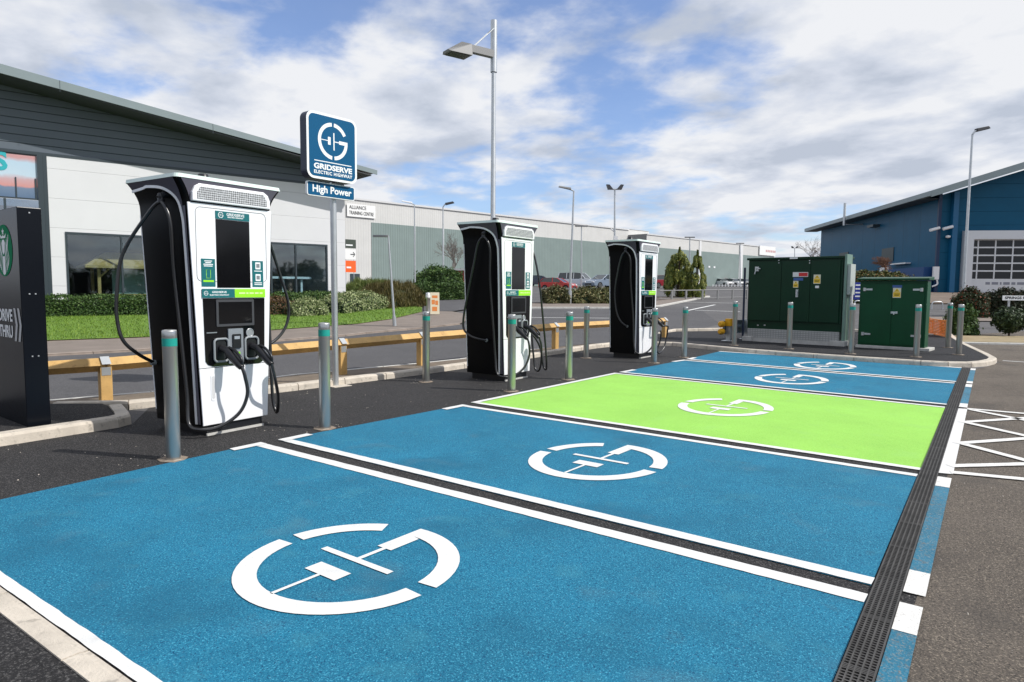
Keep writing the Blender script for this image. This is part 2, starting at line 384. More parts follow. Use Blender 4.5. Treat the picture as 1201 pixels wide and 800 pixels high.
sheet('white_bay_return', [(-.127, 6.2), (-.03, 6.2), (-.03, 6.7), (-.127, 6.7)], Z3, white_paint)
sheet('white_bay_return', [(-.16, 8.45), (-.06, 8.45), (.0, 8.94), (-.10, 8.948)], Z3, white_paint)
sheet('white_bay_return', [(-.11, 9.10), (-.0, 9.10), (-.05, 9.55), (-.14, 9.55)], Z3, white_paint)
# marks
mk = mark_polys()
for (cu, cv, ru, rv) in ((2.699, -2.004, .572, .58), (2.644, .678, .561, .648), (2.566, 3.95, .553, .672), (2.477, 7.256, .553, .695), (2.437, 9.77, .544, .724)):
    mb = MB()
    for P in mk: mb.add([(cu-y*ru, cv+x*rv, Z2+.001) for x, y in P], [tuple(range(len(P)))])
    mb.build('white_ground_mark', white_paint)['kind'] = 'structure'
# blocks and worn blue strips beyond the drain
worn_blue = mat('worn_blue_strip', (.012, .165, .27), .7, var=.25, vscale=3, bump=.6, bscale=100, speck=[((.20, .25, .26), 90, .85, .53), ((.15, .145, .13), 26, .65, .57), ((.03, .05, .07), 70, .6, .6)])
worn_white = mat('worn_white_paint', (.74, .73, .70), .75, var=.1, vscale=9, bump=.4, bscale=80, speck=[((.16, .14, .12), 70, .9, .63), ((.30, .27, .24), 28, .7, .66), ((.45, .43, .40), 110, .6, .58)])
ur = lambda v: 5.135-.0308*v
ue = lambda v: 5.042-.0300*v
def blk(nm, v0, v1, m, z=.008): sheet(nm, [(ue(v0), v0), (ur(v0), v0), (ur(v1), v1), (ue(v1), v1)], z, m)
for v0, v1 in ((-1.03, -.72), (-.585, -.27), (1.60, 1.91), (5.84, 6.19), (8.07, 8.45), (8.58, 8.87), (10.8, 11.12)): blk('white_block', v0, v1, worn_white, .010)
for v0, v1 in ((-3.2, -1.03), (-.27, 1.60), (6.19, 8.07), (8.87, 10.8)): blk('worn_blue_strip', v0, v1, worn_blue)
# zig-zag hatching of the car-park walkway
sheet('white_hatching_edge', [(4.975, 2.03), (5.075, 2.06), (4.962, 5.73), (4.862, 5.70)], .010, white_paint)
for a, b in (((5.065, 2.07), (7.2, 2.62)), ((5.06, 2.30), (5.73, 2.95)), ((5.042, 3.342), (5.73, 2.75)), ((5.042, 3.342), (5.73, 4.25)), ((5.0, 4.62), (5.73, 4.0)), ((5.0, 4.62), (5.73, 5.62)), ((4.965, 5.66), (5.73, 5.05)), ((4.962, 5.70), (7.2, 5.86)), ((5.73, 2.95), (7.2, 4.0)), ((5.73, 4.25), (7.2, 3.2)), ((5.73, 4.25), (7.2, 5.4)), ((5.73, 5.62), (7.2, 4.6))):
    line('white_hatching_line', a, b, .092, 1, m=worn_white, z=.0125)
line('white_bay_line', (5.15, 13.3), (9.5, 12.6), .08, 1)

# drain channel with its slotted grating
grate = mat('drain_grating', (.082, .08, .078), .75, .1, spec=.25, var=.3, vscale=6, bump=.3, bscale=90)
pit = mat('drain_pit', (.006, .006, .006), .9)
mb = MB()
v0, v1 = -3.25, 11.2
mb.mi = 1; mb.add([(uc(v0)+.004, v0, .005), (ue(v0)-.002, v0, .005), (ue(v1)-.002, v1, .005), (uc(v1)+.004, v1, .005)], [(0, 1, 2, 3)])
mb.mi = 0
def strip(o0, o1, h):
    vs = []
    for z in (.0055, h):
        vs += [(uc(v0)+o0, v0, z), (uc(v0)+o1, v0, z), (uc(v1)+o1+.018*(o1/.12), v1, z), (uc(v1)+o0+.018*(o0/.12), v1, z)]
    mb.add(vs, [(4, 5, 6, 7), (0, 1, 5, 4), (1, 2, 6, 5), (2, 3, 7, 6), (3, 0, 4, 7)])
for k in range(6):
    c = .008+k*.0224; strip(c-.0028, c+.0028, .017)
v = v0
while v < v1:
    x0 = uc(v)+.004; x1 = x0+.120+.018*(v-v0)/(v1-v0)
    mb.add([(x0, v, .0165), (x1, v, .0165), (x1, v+.0075, .0165), (x0, v+.0075, .0165)], [(0, 1, 2, 3)])
    v += .022 if abs(v % .5) > .03 else .012
tag(mb.build('drain_channel', [grate, pit]), kind='structure')

# kerbs
def kerb(name, pts, w=.13, h=.10, side=1, m=concrete, joint=.9, z0=0.0):
    """pts: foot of the front face. body lies to the given side. split into stones with fine joints"""
    P = [Vector(p) for p in pts]; n = len(P); offs = []
    for i in range(n):
        d = Vector((0, 0))
        if i: d += (P[i]-P[i-1]).normalized()
        if i < n-1: d += (P[i+1]-P[i]).normalized()
        d.normalize(); offs.append(Vector((-d.y, d.x))*side)
    # resample
    pts2 = []
    for i in range(n-1):
        L_ = (P[i+1]-P[i]).length; k = max(1, round(L_/joint))
        for j in range(k):
            g = .006/L_ if L_ > .2 else 0
            pts2.append((P[i].lerp(P[i+1], j/k+g), offs[i].lerp(offs[i+1], j/k).normalized(), P[i].lerp(P[i+1], (j+1)/k-g), offs[i].lerp(offs[i+1], (j+1)/k).normalized()))
    mb = MB()
    for a, na, b, nb in pts2:
        vs = []
        for q, nn in ((a, na), (b, nb)):
            zz = zg(q.x, q.y)+z0
            for o, z in ((0, -.02), (.006, h*.75), (.022, h-.004), (.034, h), (w, h), (w, -.02)):
                vs.append((q.x+nn.x*o, q.y+nn.y*o, zz+z))
        mb.add(vs, [(i, i+1, 7+i, 6+i) for i in range(5)]+[(0, 1, 2, 3, 4, 5), (11, 10, 9, 8, 7, 6)])
    return tag(mb.build(name, m), kind='structure')
KA = [(-1.72, -4.6), (-1.8, -2.5), (-1.87, -1.2), (-2.05, -1.0), (-2.45, -.90), (-2.84, -.86), (-2.80, -.3), (-2.62, 1.42), (-2.52, 3.8), (-2.62, 6.0), (-2.80, 8.6), (-2.90, 10.2)]
kerb('kerb', [(-1.72, -4.6), (-1.8, -2.5), (-1.87, -1.25), (-1.97, -1.09), (-2.25, -.99), (-2.70, -.86)], .15, .11, 1)
kerb('kerb', [(-3.4, -1.35), (-2.84, -.75), (-2.78, -.3), (-2.62, 1.42), (-2.52, 3.8), (-2.62, 6.0), (-2.80, 8.6), (-2.88, 10.2), (-2.82, 11.0), (-2.5, 11.75), (-1.75, 12.1), (-.7, 11.75), (.41, 11.40), (1.08, 11.28), (2.7, 11.12), (3.9, 11.08), (4.35, 11.17), (4.72, 11.42), (4.93, 11.85), (5.05, 12.4), (5.07, 12.95), (4.9, 14.0), (4.3, 17.2), (3.65, 21.4)], .14, .10, 1, joint=.9)
kerb('kerb', [(-1.8, -3.314), (0, -3.266), (5.14, -3.128)], .10, .012, -1, joint=.9)
# raised island
sheet('island_asphalt', [(-2.62, 11.9), (-1.7, 12.22), (-.65, 11.87), (.45, 11.52), (1.1, 11.4), (2.7, 11.24), (3.85, 11.2), (4.28, 11.28), (4.62, 11.5), (4.8, 11.9), (4.91, 12.4), (4.93, 12.9), (4.75, 14.0), (4.17, 17.2), (3.6, 20.6), (-.6, 20.6), (-3.6, 16.6), (-3.4, 13.2)], .094, isl_m, base=0)
kerb('kerb', [(3.6, 20.62), (-.6, 20.62), (-3.62, 16.65), (-3.45, 13.1), (-2.62, 11.85)], .1, .098, -1)
# verge behind the kerb
verge_m = mat('verge_soil', (.17, .135, .10), .9, var=.25, vscale=4, bump=.6, bscale=50, speck=[((.3, .26, .2), 60, .6, .58)])
vk = [(-2.93, -.75), (-2.93, -.3), (-2.76, 1.42), (-2.66, 3.8), (-2.76, 6.0), (-2.94, 8.6), (-3.02, 10.2), (-2.96, 11.2)]
vr = [gp(640, 409.5), gp(540, 423), gp(494, 428), gp(350, 441.5), gp(178, 462.5), gp(118, 467.5), gp(57, 473), gp(-60, 482)]
sheet('verge', vk+[(-3.6, 11.2)]+vr+[(-3.5, -1.3)], .03, verge_m)
sheet('apron_recess_asphalt', [(-1.9, -4.5), (-1.96, -2.5), (-2.03, -1.25), (-2.2, -1.1), (-2.5, -1.02), (-3.0, -.97), (-3.5, -1.4), (-4.2, -2.2), (-4.0, -4.5)], .09, apron_m)
kerb('kerb', [gp(640, 409.5), gp(540, 423), gp(494, 428), gp(350, 441.5), gp(178, 462.5), gp(57, 473), gp(-60, 482)], .07, .035, -1, conc_light)

# drive-through road, far kerb, pavement, lawn
road_m = mat('road_asphalt', (.085, .083, .086), .85, spec=.3, var=.16, vscale=.6, bump=.5, bscale=50, speck=[((.2, .2, .2), 45, .7, .56), ((.045, .045, .048), 7, .4, .57)])
fk = [gt(-200, 443), gt(0, 427), gt(55, 418.5), gt(160, 413), gt(320, 401.5), gt(430, 392), gt(500, 385.5), gt(540, 381)]
near_edge = [gp(-60, 482), gp(57, 473), gp(118, 467.5), gp(178, 462.5), gp(350, 441.5), gp(494, 428), gp(540, 423), gp(640, 409.5), (-3.6, 11.2)]
sheet('road', near_edge + [gt(775, 397), gt(845, 380), gt(820, 362), gt(720, 362.5), gt(640, 362.5), gt(590, 366)] + fk[::-1], .004, road_m)
pave_m = mat('pavement_asphalt', (.20, .165, .14), .85, var=.15, vscale=1.2, bump=.4, bscale=60, speck=[((.32, .28, .24), 120, .6, .57)])
lf = [gt(-200, 418), gt(0, 405), gt(57, 402.5), gt(160, 398.5), gt(320, 389.5), gt(420, 382), gt(460, 376), gt(495, 367.5)]
sheet('pavement', [(-0, 0)][:0] + fk + [gt(560, 372), gt(530, 366.5), gt(500, 366)] + lf[::-1], .05, pave_m)
kerb('kerb', fk, .15, .06, 1, mat('dull_kerb', (.27, .22, .185), .9, var=.3, vscale=3))
lawn_m = mat('lawn_grass', (.12, .22, .02), .9, var=.3, vscale=2.5, bump=.9, bscale=40, speck=[((.15, .25, .03), 40, .7, .52), ((.03, .08, .01), 26, .6, .56)])
bk = [gt(495, 362), gt(430, 360), gt(300, 361), gt(200, 366), gt(57, 369), gt(-200, 374)]
sheet('lawn', lf + bk, .075, lawn_m)
soil_edge = mat('brown_edge', (.20, .15, .10), .9, var=.3, vscale=6)
kerb('kerb', lf, .06, .06, 1, soil_edge)
sheet('side_road', [gt(497, 366.3), gt(533, 366.3), gt(560, 362), gt(560, 352), gt(497, 354)], .058, road_m)
# pavement and kerb beyond the road (right of the middle charger)
sheet('far_pavement', [gt(600, 362.3), gt(720, 362.3), gt(775, 360), gt(833, 348.5), gt(828, 346.5), gt(770, 354), gt(720, 357), gt(600, 357)], .05, pave_m)
kerb('kerb', [gt(600, 362.3), gt(720, 362.3), gt(775, 360), gt(833, 348.5)], .15, .09, 1, conc_light)
def pxline(name, a, b, w):
    A = gt(*a); B = gt(*b); return line(name, A, B, w, 1, z=.010)
pxline('white_road_line', (600, 372.6), (716, 373.6), .12)
pxline('white_road_line', (806, 365), (840, 357.8), .15)
pxline('white_road_line', (815, 364.2), (868, 366), .15)
pxline('white_road_line', (780, 354), (868, 356), .15)
# ------------------------------------------------------------------ bollards
def make_bollard():
    t = thing('bollard', '', 'bollard')
    mb = MB(); mb.lathe([(.0572, 0), (.0572, .955)], n=28); mb.build('post_tube', steel, t)
    mb = MB(); mb.lathe([(.0585, .955), (.0585, 1.02)], n=28); mb.lathe([(.0572, .955), (.0585, .955)], n=28); mb.build('band', teal_tape, t)
    mb = MB(); mb.lathe([(.0572, 1.02), (.0575, 1.078), (.054, 1.088), (.02, 1.094), (0.0, 1.095)], n=28); mb.build('cap', steel, t)
    mb = MB(); mb.prism([(-.115, -.06), (-.02, -.12), (.10, -.10), (.115, .0), (.07, .09), (-.04, .10), (-.12, .05)], .001, .0065); mb.build('footing', mat('stained_concrete', (.24, .19, .145), .9, var=.45, vscale=14, bump=.5, bscale=60, speck=[((.55, .5, .42), 20, .8, .58)]), t)
    return t
B = [(-.17, -1.53, 'bollard nearest the camera, in front of the nearest charger'),
     (-.22, .05, 'bollard just left of the blue sign pole, right of the nearest charger'),
     (-1.87, 3.2, 'bollard near the back kerb between the blue sign pole and the middle charger'),
     (-.27, 3.29, 'bollard standing directly in front of the middle charger'),
     (-.32, 4.87, 'bollard just right of the middle charger at the edge of the green bay'),
     (-1.87, 7.99, 'bollard by the kerb behind, between the middle charger and the farthest charger'),
     (-.34, 8.05, 'bollard standing in front of the farthest charger'),
     (-.32, 9.49, 'bollard just right of the farthest charger beyond its hanging cable'),
     (-.21, 12.31, 'bollard left of the large green cabinet, by the yellow crash barrier'),
     (1.13, 12.17, 'bollard in front of the middle of the large green cabinet'),
     (2.51, 11.81, 'bollard in front of the gap between the two green cabinets'),
     (3.72, 11.97, 'bollard in front of the right door of the small green cabinet'),
     (4.03, 15.24, 'bollard right of the small green cabinet, beside the orange mesh'),
     (4.38, 13.18, 'rightmost bollard, at the right tip of the raised island')]
b0 = None
for i, (x, y, lb) in enumerate(B):
    o = make_bollard() if i == 0 else copy_tree(b0)
    if i == 0: b0 = o
    z = .095 if i >= 8 else .002
    o.location = (x, y, z); o.rotation_euler = (R(random.uniform(-.3, .3)), R(random.uniform(-.3, .3)), random.uniform(-.5, .5) + (0 if i else .2))
    tag(o, 'brushed steel '+lb if i not in (0,) else 'brushed steel '+lb, 'bollard', 'steel bollards with a teal band')

# ------------------------------------------------------------------ chargers
perf = mat('perforated_vent', (.50, .51, .52), .5)
def perf_nodes():
    nt = perf.node_tree; L = nt.links; b = nt.nodes['Principled BSDF']
    tc = nd(nt, 'ShaderNodeTexCoord'); v = nd(nt, 'ShaderNodeTexVoronoi', inp={'Scale': 48.0, 'Randomness': .1}); L.new(tc.outputs['Object'], v.inputs['Vector'])
    rp = nd(nt, 'ShaderNodeValToRGB'); e = rp.color_ramp.elements; e[0].position = .42; e[0].color = (.12, .12, .125, 1); e[1].position = .55; e[1].color = (.62, .63, .64, 1)
    L.new(v.outputs['Distance'], rp.inputs[0]); L.new(rp.outputs[0], b.inputs['Base Color'])
perf_nodes()
seam = mat('panel_seam', (.25, .25, .26), .6)
def wz(z):
    if z <= 2.22: return .375+.095*(z-.1)/2.12
    t = min(1, (z-2.22)/.23); return .47+.105*t**1.8
DEPTH = [.82]
def bz(z):
    return -DEPTH[0]-.01*(z-.1)/2.05-(.03*((z-2.15)/.3)**2 if z > 2.15 else 0)
def fx(z):
    if z <= 2.24: return 0.0
    t = min(1, (z-2.24)/.2); return .03*t**1.6
def sect(z, g=0.0, r=.05):
    w = wz(z)+g; x0 = bz(z)-g; x1 = fx(z)+g; out = []
    for cx, cy, a0 in ((x1-r, -w+r, -90), (x1-r, w-r, 0), (x0+r, w-r, 90), (x0+r, -w+r, 180)):
        for i in range(5):
            a = R(a0+22.5*i); out.append((cx+r*math.cos(a), cy+r*math.sin(a), z))
    return out
def yz_panel(mb, poly, x0, x1): mb.prism(poly, x0, x1, 'x')
def cable(name, pts, t, r=.017): mb = MB(); mb.tube(sm(pts, 8), r, 10); return mb.build(name, black_rubber, t)
def make_charger(label, loc, rz, var):
    DEPTH[0] = (.82, .74, .70)[var]
    t = thing('ev_charger', label, 'EV charger', loc, rz, 'black and white rapid chargers')
    # plinth
    mb = MB(); mb.box(.08-DEPTH[0], -.015, -.31, .31, 0, .10); p = mb.build('plinth', black_metal, t)
    mb = MB(); mb.box(-.015, .006, -.32, .32, 0, .022); mb.build('edge_strip', conc_light, p)
    # body
    mb = MB(); zs = [.10, .5, 1.0, 1.5, 1.9, 2.1, 2.2, 2.24, 2.28, 2.32, 2.36, 2.40, 2.43, 2.45]
    mb.grid([sect(z) for z in zs], closed=True); mb.add(sect(.10), [tuple(range(20))], False); mb.add(sect(2.45), [tuple(range(20))], False)
    body = mb.build('body', [body_black], t)
    # side panels: grey cap cheek above the arch, white trim along the arch and down the front edge
    arch = sm([(-.07, .12, 0), (-.05, 1.1, 0), (-.045, 1.9, 0), (-.06, 2.12, 0), (-.13, 2.28, 0), (-.27, 2.37, 0), (-.50, 2.40, 0), (-.60, 2.39, 0), (.01-DEPTH[0], 2.375, 0)], 6)
    for s_ in (-1, 1):
        mb = MB(); q = []; 
        P = [(a.x, a.y) for a in arch]
        for (x, z) in P:
            y = s_*(wz(z)+.004); q.append(((x, y, z), (x, y+s_*.012, z), (x-.0, y+s_*.012, z), (x, y, z)))
        # trim as a ribbon with width normal to the path
        rows = []
        for i, (x, z) in enumerate(P):
            a = P[max(i-1, 0)]; b = P[min(i+1, len(P)-1)]; d = Vector((b[0]-a[0], b[1]-a[1])).normalized(); nx, nz = -d.y, d.x
            h = .013
            rows.append([(x-nx*h, s_*(wz(z)+.002), z-nz*h), (x-nx*h, s_*(wz(z)+.012), z-nz*h), (x+nx*h, s_*(wz(z)+.012), z+nz*h), (x+nx*h, s_*(wz(z)+.002), z+nz*h)])
        mb.grid(rows, smooth=False, closed=True); mb.build('edge_trim', white_coat, t)
        # grey cheek between arch and lid
        mb = MB(); rows = []
        for i, (x, z) in enumerate(P):
            if z < 2.0: continue
            zt_ = 2.447; xo = min(.0, x+.06)
            rr = []
            for k in range(5):
                zz = z+.012+(zt_-z-.012)*k/4; xx = x+(.0 if x < -.2 else (fx(zz)-.05-x)*k/4)
                rr.append((xx, s_*(wz(zz)+.0035), zz))
            rows.append(rr)
        mb.grid(rows, smooth=True); mb.build('cap_cheek', charcoal, t)
        # strip down the front corner
        mb = MB(); mb.grid([[(-.045, s_*(wz(z)+.003), z), (-.005, s_*(wz(z)+.003), z)] for z in (.12, .8, 1.5, 2.0, 2.2)], smooth=False); mb.build('corner_strip', charcoal, t)
        # thin white line down the rear corner
        mb = MB(); mb.tube([(bz(z)+.035, s_*(wz(z)-.004), z) for z in (.2, 1.0, 1.8, 2.15)], .009, 6); mb.build('rear_trim', white_coat, t)
    # lid and front of the cap
    mb = MB(); mb.add(sect(2.45, .006, .05)+sect(2.485, .0, .05), [(i, (i+1) % 20, 20+(i+1) % 20, 20+i) for i in range(20)]+[tuple(range(20, 40)), tuple(range(19, -1, -1))]); mb.build('lid', lid_mat, t)
    mb = MB(); rows = [[(fx(z)+.004, -wz(z)+.045, z), (fx(z)+.004, wz(z)-.045, z)] for z in (2.245, 2.28, 2.32, 2.36, 2.40, 2.445)]
    mb.grid(rows); mb.build('cap_front', charcoal, t)
    mb = MB(); yz_panel(mb, [(-.425, 2.25), (.425, 2.25), (.425, 2.33), (.40, 2.385), (.35, 2.415), (-.35, 2.415), (-.40, 2.385), (-.425, 2.33)], .005, .045); vn = mb.build('vent_frame', white_coat, t, bevel=.008)
    mb = MB(); yz_panel(mb, [(-.38, 2.27), (.38, 2.27), (.38, 2.33), (.345, 2.385), (-.345, 2.385), (-.38, 2.33)], .045, .0475); mb.build('vent_mesh', perf, vn)
    mb = MB(); mb.lathe([(.07, 2.485), (.07, 2.50), (.055, 2.50), (.052, 2.57), (.046, 2.585), (0, 2.587)], c=(-.42, -.02, 0), n=20); mb.build('beacon', black_metal, t)
    # white front: upper panel and lower door
    def wpoly(z0, z1, m_): return [(-wz(z0)+m_, z0), (wz(z0)-m_, z0), (wz(z1)-m_, z1), (-wz(z1)+m_, z1)]
    mb = MB(); yz_panel(mb, wpoly(.665, 2.235, .012), .001, .014); fp = mb.build('front_panel', white_coat, t, bevel=.004)
    mb = MB(); yz_panel(mb, wpoly(.105, .66, .012), .001, .014); door = mb.build('lower_door', white_coat, t, bevel=.004)
    mb = MB(); yz_panel(mb, rrect(-.275, -.225, .34, .60, .02), .0142, .018); mb.build('door_handle', white_coat, door)
    mb = MB(); yz_panel(mb, rrect(-.266, -.234, .36, .58, .012), .018, .0186); mb.build('handle_recess', mat('pale_grey', (.6, .6, .6), .5), door)
    mb = MB()                                           # pressed outline on the upper panel
    o_ = rrect(-.385, .385, 1.50, 2.20, .05); mb.tube([(.0150, y, z) for y, z in o_+[o_[0]]], .003, 6); mb.build('pressed_outline', seam, fp)
    # console
    mb = MB(); con = [(-.335, 1.335), (-.325, .73), (-.30, .695), (-.25, .675), (.27, .665), (.31, .68), (.335, .72), (.35, 1.335)]
    yz_panel(mb, con, .0145, .020); cn = mb.build('console_panel', black_gloss, t)
    mb = MB(); yz_panel(mb, rrect(-.205, .215, 1.06, 1.325, .012), .0205, .030); ds = mb.build('display_bezel', mat('dark_bezel', (.05, .05, .055), .4), t)
    mb = MB(); yz_panel(mb, [(-.18, 1.085), (.19, 1.085), (.19, 1.30), (-.18, 1.30)], .0305, .0315); mb.build('display_screen', black_gloss, ds)
    mb = MB(); yz_panel(mb, rrect(-.085, .08, .69, 1.035, .008), .0205, .035); rd = mb.build('payment_panel', mat('mid_grey', (.22, .24, .26), .4), t)
    mb = MB(); yz_panel(mb, rrect(-.045, .045, .84, .98, .008), .0355, .050); mb.build('card_reader', black_plastic, rd)
    mb = MB(); yz_panel(mb, [(-.03, .93), (.03, .93), (.03, .96), (-.03, .96)], .0502, .051); mb.build('reader_screen', mat('reader_grey', (.3, .33, .36), .3), rd)
    mb = MB(); yz_panel(mb, [(-.03, .74), (.04, .74), (.04, .80), (-.03, .80)], .0355, .037); mb.build('contactless_label', lime, rd)
    mb = MB(); yz_panel(mb, rrect(-.31, -.20, 1.0, 1.01, .004), .0205, .024); mb.build('card_slot', grey_trim, t)
    mb = MB(); pts = [(.022, .165+.04*math.cos(R(a)), .985+.04*math.sin(R(a))) for a in range(0, 361, 20)]; mb.add([(.024, p[1], p[2]) for p in pts[:-1]], [tuple(range(18))]); mb.tube(pts, .006, 6, False); mb.build('stop_button', mat('button_silver', (.45, .46, .48), .3, .6), t)
    # tall screen, header and labels
    mb = MB(); yz_panel(mb, [(-.18, 1.44), (.19, 1.44), (.19, 2.10), (-.18, 2.10)], .0145, .018); sc = mb.build('tall_screen', black_gloss, t)
    mb = MB(); yz_panel(mb, [(-.182, 2.105), (.192, 2.105), (.192, 2.18), (-.182, 2.18)], .0145, .019); hd = mb.build('header_label', brand_teal, t)
    mb = MB()
    for P in mark_polys(6): mb.add([(.0196, -.125+x*.028, 2.143+y*.028) for x, y in P], [tuple(range(len(P)))])
    for tx, sz, zz in (('GRIDSERVE', .036, 2.153), ('ELECTRIC HIGHWAY', .017, 2.128)):
        vs, fs = text_mb(tx, sz, 1.1, .0006, .0002); mb.add(place2d(vs, (.0196, .035, zz), (0, 1, 0), (0, 0, 1)), fs)
    mb.build('lettering', white_vinyl, hd)
    mb = MB(); yz_panel(mb, [(-.342, 1.45), (-.198, 1.45), (-.198, 1.715), (-.342, 1.715)], .0145, .018); lp = mb.build('phone_label', brand_teal, t)
    mb = MB()
    for k, (a, b) in enumerate(((-.31, -.23), (-.30, -.24), (-.32, -.22), (-.315, -.225))): mb.box(.0182, .0188, a, b, 1.69-k*.016, 1.698-k*.016)
    mb.build('lettering', white_vinyl, lp)
    mb = MB(); mb.tube([(.0185, y, z) for y, z in ((-.292, 1.53), (-.248, 1.53), (-.248, 1.61), (-.292, 1.61), (-.292, 1.53))], .0025, 4); mb.box(.0182, .0188, -.325, -.215, 1.493, 1.512); mb.build('green_print', lime, lp)
    mb = MB(); yz_panel(mb, [(.214, 1.45), (.342, 1.45), (.342, 1.715), (.214, 1.715)], .0145, .018); rp = mb.build('instruction_label', brand_teal, t)
    mb = MB(); yz_panel(mb, rrect(.25, .31, 1.63, 1.70, .004), .0181, .0187); yz_panel(mb, rrect(.25, .31, 1.51, 1.58, .004), .0181, .0187); mb.build('white_patch', white_vinyl, rp)
    mb = MB(); mb.box(.0188, .0192, .26, .30, 1.645, 1.685); mb.box(.0188, .0192, .26, .30, 1.525, 1.565); mb.build('grey_print', grey_trim, rp)
    mb = MB()
    for z in (1.607, 1.487, 1.47): mb.box(.0182, .0188, .235, .325, z, z+.008)
    mb.build('lettering', white_vinyl, rp)
    mb = MB(); yz_panel(mb, [(-.345, 1.343), (.0, 1.343), (.0, 1.428), (-.345, 1.428)], .0205, .026); bn = mb.build('teal_banner', brand_teal, t)
    mb = MB()
    for P in mark_polys(6): mb.add([(.0266, -.305+x*.022, 1.386+y*.022) for x, y in P], [tuple(range(len(P)))])
    vs, fs = text_mb('GRIDSERVE', .026, 1.2, .0005, .0002); mb.add(place2d(vs, (.0266, -.165, 1.396), (0, 1, 0), (0, 0, 1)), fs)
    vs, fs = text_mb('ELECTRIC HIGHWAY', .019, 1.15, .0004, .0002); mb.add(place2d(vs, (.0266, -.165, 1.368), (0, 1, 0), (0, 0, 1)), fs)
    mb.build('lettering', white_vinyl, bn)
    mb = MB(); yz_panel(mb, [(.002, 1.343), (.355, 1.343), (.355, 1.428), (.002, 1.428)], .0205, .026); gb = mb.build('lime_banner', lime, t)
    mb = MB(); k = .05
    for wd in (.07, .025, .05, .045, .035): mb.box(.0262, .0268, k, k+wd, 1.379, 1.394); k += wd+.012
    mb.build('lettering', mat('pale_lime', (.65, .85, .35), .4), gb)
    # holsters and connectors
    for s_, y0 in ((-1, -.165), (1, .175)):
        mb = MB(); o_ = rrect(y0-.075, y0+.075, .72, .94, .035); mb.tube([(.034, y, z) for y, z in o_+[o_[0]]], .012, 8); h = mb.build('holster', mat('holster_grey', (.26, .28, .29), .35), t)
        mb = MB(); yz_panel(mb, rrect(y0-.055, y0+.055, .74, .92, .03), .0205, .03); mb.build('socket', black_plastic, h)
        side = .05
        mb = MB(); mb.tube([(.03, y0, .85), (.10, y0+side*.3, .83), (.13, y0+side*.5, .80), (.24, y0+side, .70), (.27, y0+side*1.1, .67)], [.036, .036, .045, .040, .030], 12)
        g = mb.build('connector', black_plastic, t)
        mb = MB(); mb.tube(sm([(.12, y0+side*.5, .86), (.20, y0+side*.8, .83), (.28, y0+side, .75), (.27, y0+side*1.1, .68)], 5), .014, 8); mb.build('grip', black_plastic, g)
        mb = MB(); mb.box(.155, .165, y0+side*.5+.042, y0+side*.5+.046, .76, .79); mb.build('plug_label', lime, g)
        # cable from the gun to the foot, up the side and over the bracket into the loop
        e = s_
        if s_ < 0 and var != 2:
            p0 = [(.27, y0+side*1.1, .68), (.29, y0+.075, .58), (.27, y0+.11, .40), (.22, y0+.05, .22), (.14, -.28, .10), (.06, -.43, .09), (-.05, -.47, .14), (-.10, -.45, .4), (-.13, -.47, .9), (-.17, -.50, 1.6), (-.15, -.53, 2.02), (-.19, -.55, 2.18), (-.26, -.56, 2.25)]
        elif s_ < 0:
            p0 = [(.27, y0+side*1.1, .68), (.27, y0+.06, .5), (.2, y0+.0, .25), (.12, -.30, .13), (.02, -.44, .12), (-.06, -.46, .25), (-.10, -.46, .9), (-.15, -.50, 1.6), (-.15, -.53, 2.02), (-.19, -.55, 2.18), (-.26, -.56, 2.25)]
        elif var == 2:
            p0 = [(.27, y0+side*1.1, .68), (.26, .50, .66), (.12, .82, .55), (.06, .92, .38), (.05, .80, .16), (.05, .55, .05), (.05, .40, .2), (.05, .42, .45), (.05, .60, .55), (.02, .68, .35), (-.04, .60, .15), (-.1, .52, .4), (-.2, .52, 1.2), (-.17, .545, 2.0), (-.2, .56, 2.2), (-.26, .56, 2.25)]
        elif var == 1:
            p0 = [(.27, y0+side*1.1, .68), (.27, .30, .55), (.24, .36, .35), (.18, .42, .16), (.10, .46, .10), (.02, .50, .2), (-.05, .50, .8), (-.13, .52, 1.6), (-.15, .53, 2.02), (-.19, .55, 2.18), (-.26, .56, 2.25)]
        else:
            p0 = [(.27, y0+side*1.1, .68), (.26, y0+.10, .52), (.17, y0+.20, .34), (.08, .44, .16), (.0, .475, .13), (-.05, .475, .3), (-.08, .48, .9), (-.15, .51, 1.6), (-.15, .53, 2.02), (-.19, .55, 2.18), (-.26, .56, 2.25)]
        cable('charging_cable', p0, t)
        if s_ < 0 and var == 0:
            lp_ = [(-.26, -.56, 2.25), (-.40, -.60, 2.14), (-.62, -.74, 1.75), (-.66, -.79, 1.35), (-.66, -.79, 1.1), (-.64, -.75, .92), (-.66, -.60, .78), (-.72, -.42, .68)]
        elif s_ < 0 and var == 1:
            lp_ = [(-.26, -.56, 2.25), (-.37, -.55, 2.14), (-.45, -.54, 1.85), (-.58, -.52, 1.4), (-.68, -.51, 1.0), (-.68, -.50, .80), (-.55, -.49, .70), (-.40, -.48, .66), (-.28, -.44, .64)]
        elif s_ < 0:
            lp_ = [(-.26, -.56, 2.25), (-.36, -.55, 2.12), (-.44, -.54, 1.8), (-.50, -.53, 1.4), (-.46, -.52, 1.0), (-.36, -.50, .78), (-.24, -.45, .68)]
        else:
            k = .42 if var == 0 else (.14 if var == 1 else .06)
            lp_ = [(-.26, .56, 2.25), (-.36, .58+k*.2, 2.08), (-.46, .60+k*.75, 1.6), (-.45, .60+k, 1.25), (-.45, .58+k*.95, 1.0), (-.46, .54+k*.6, .82), (-.5, .46, .72)]
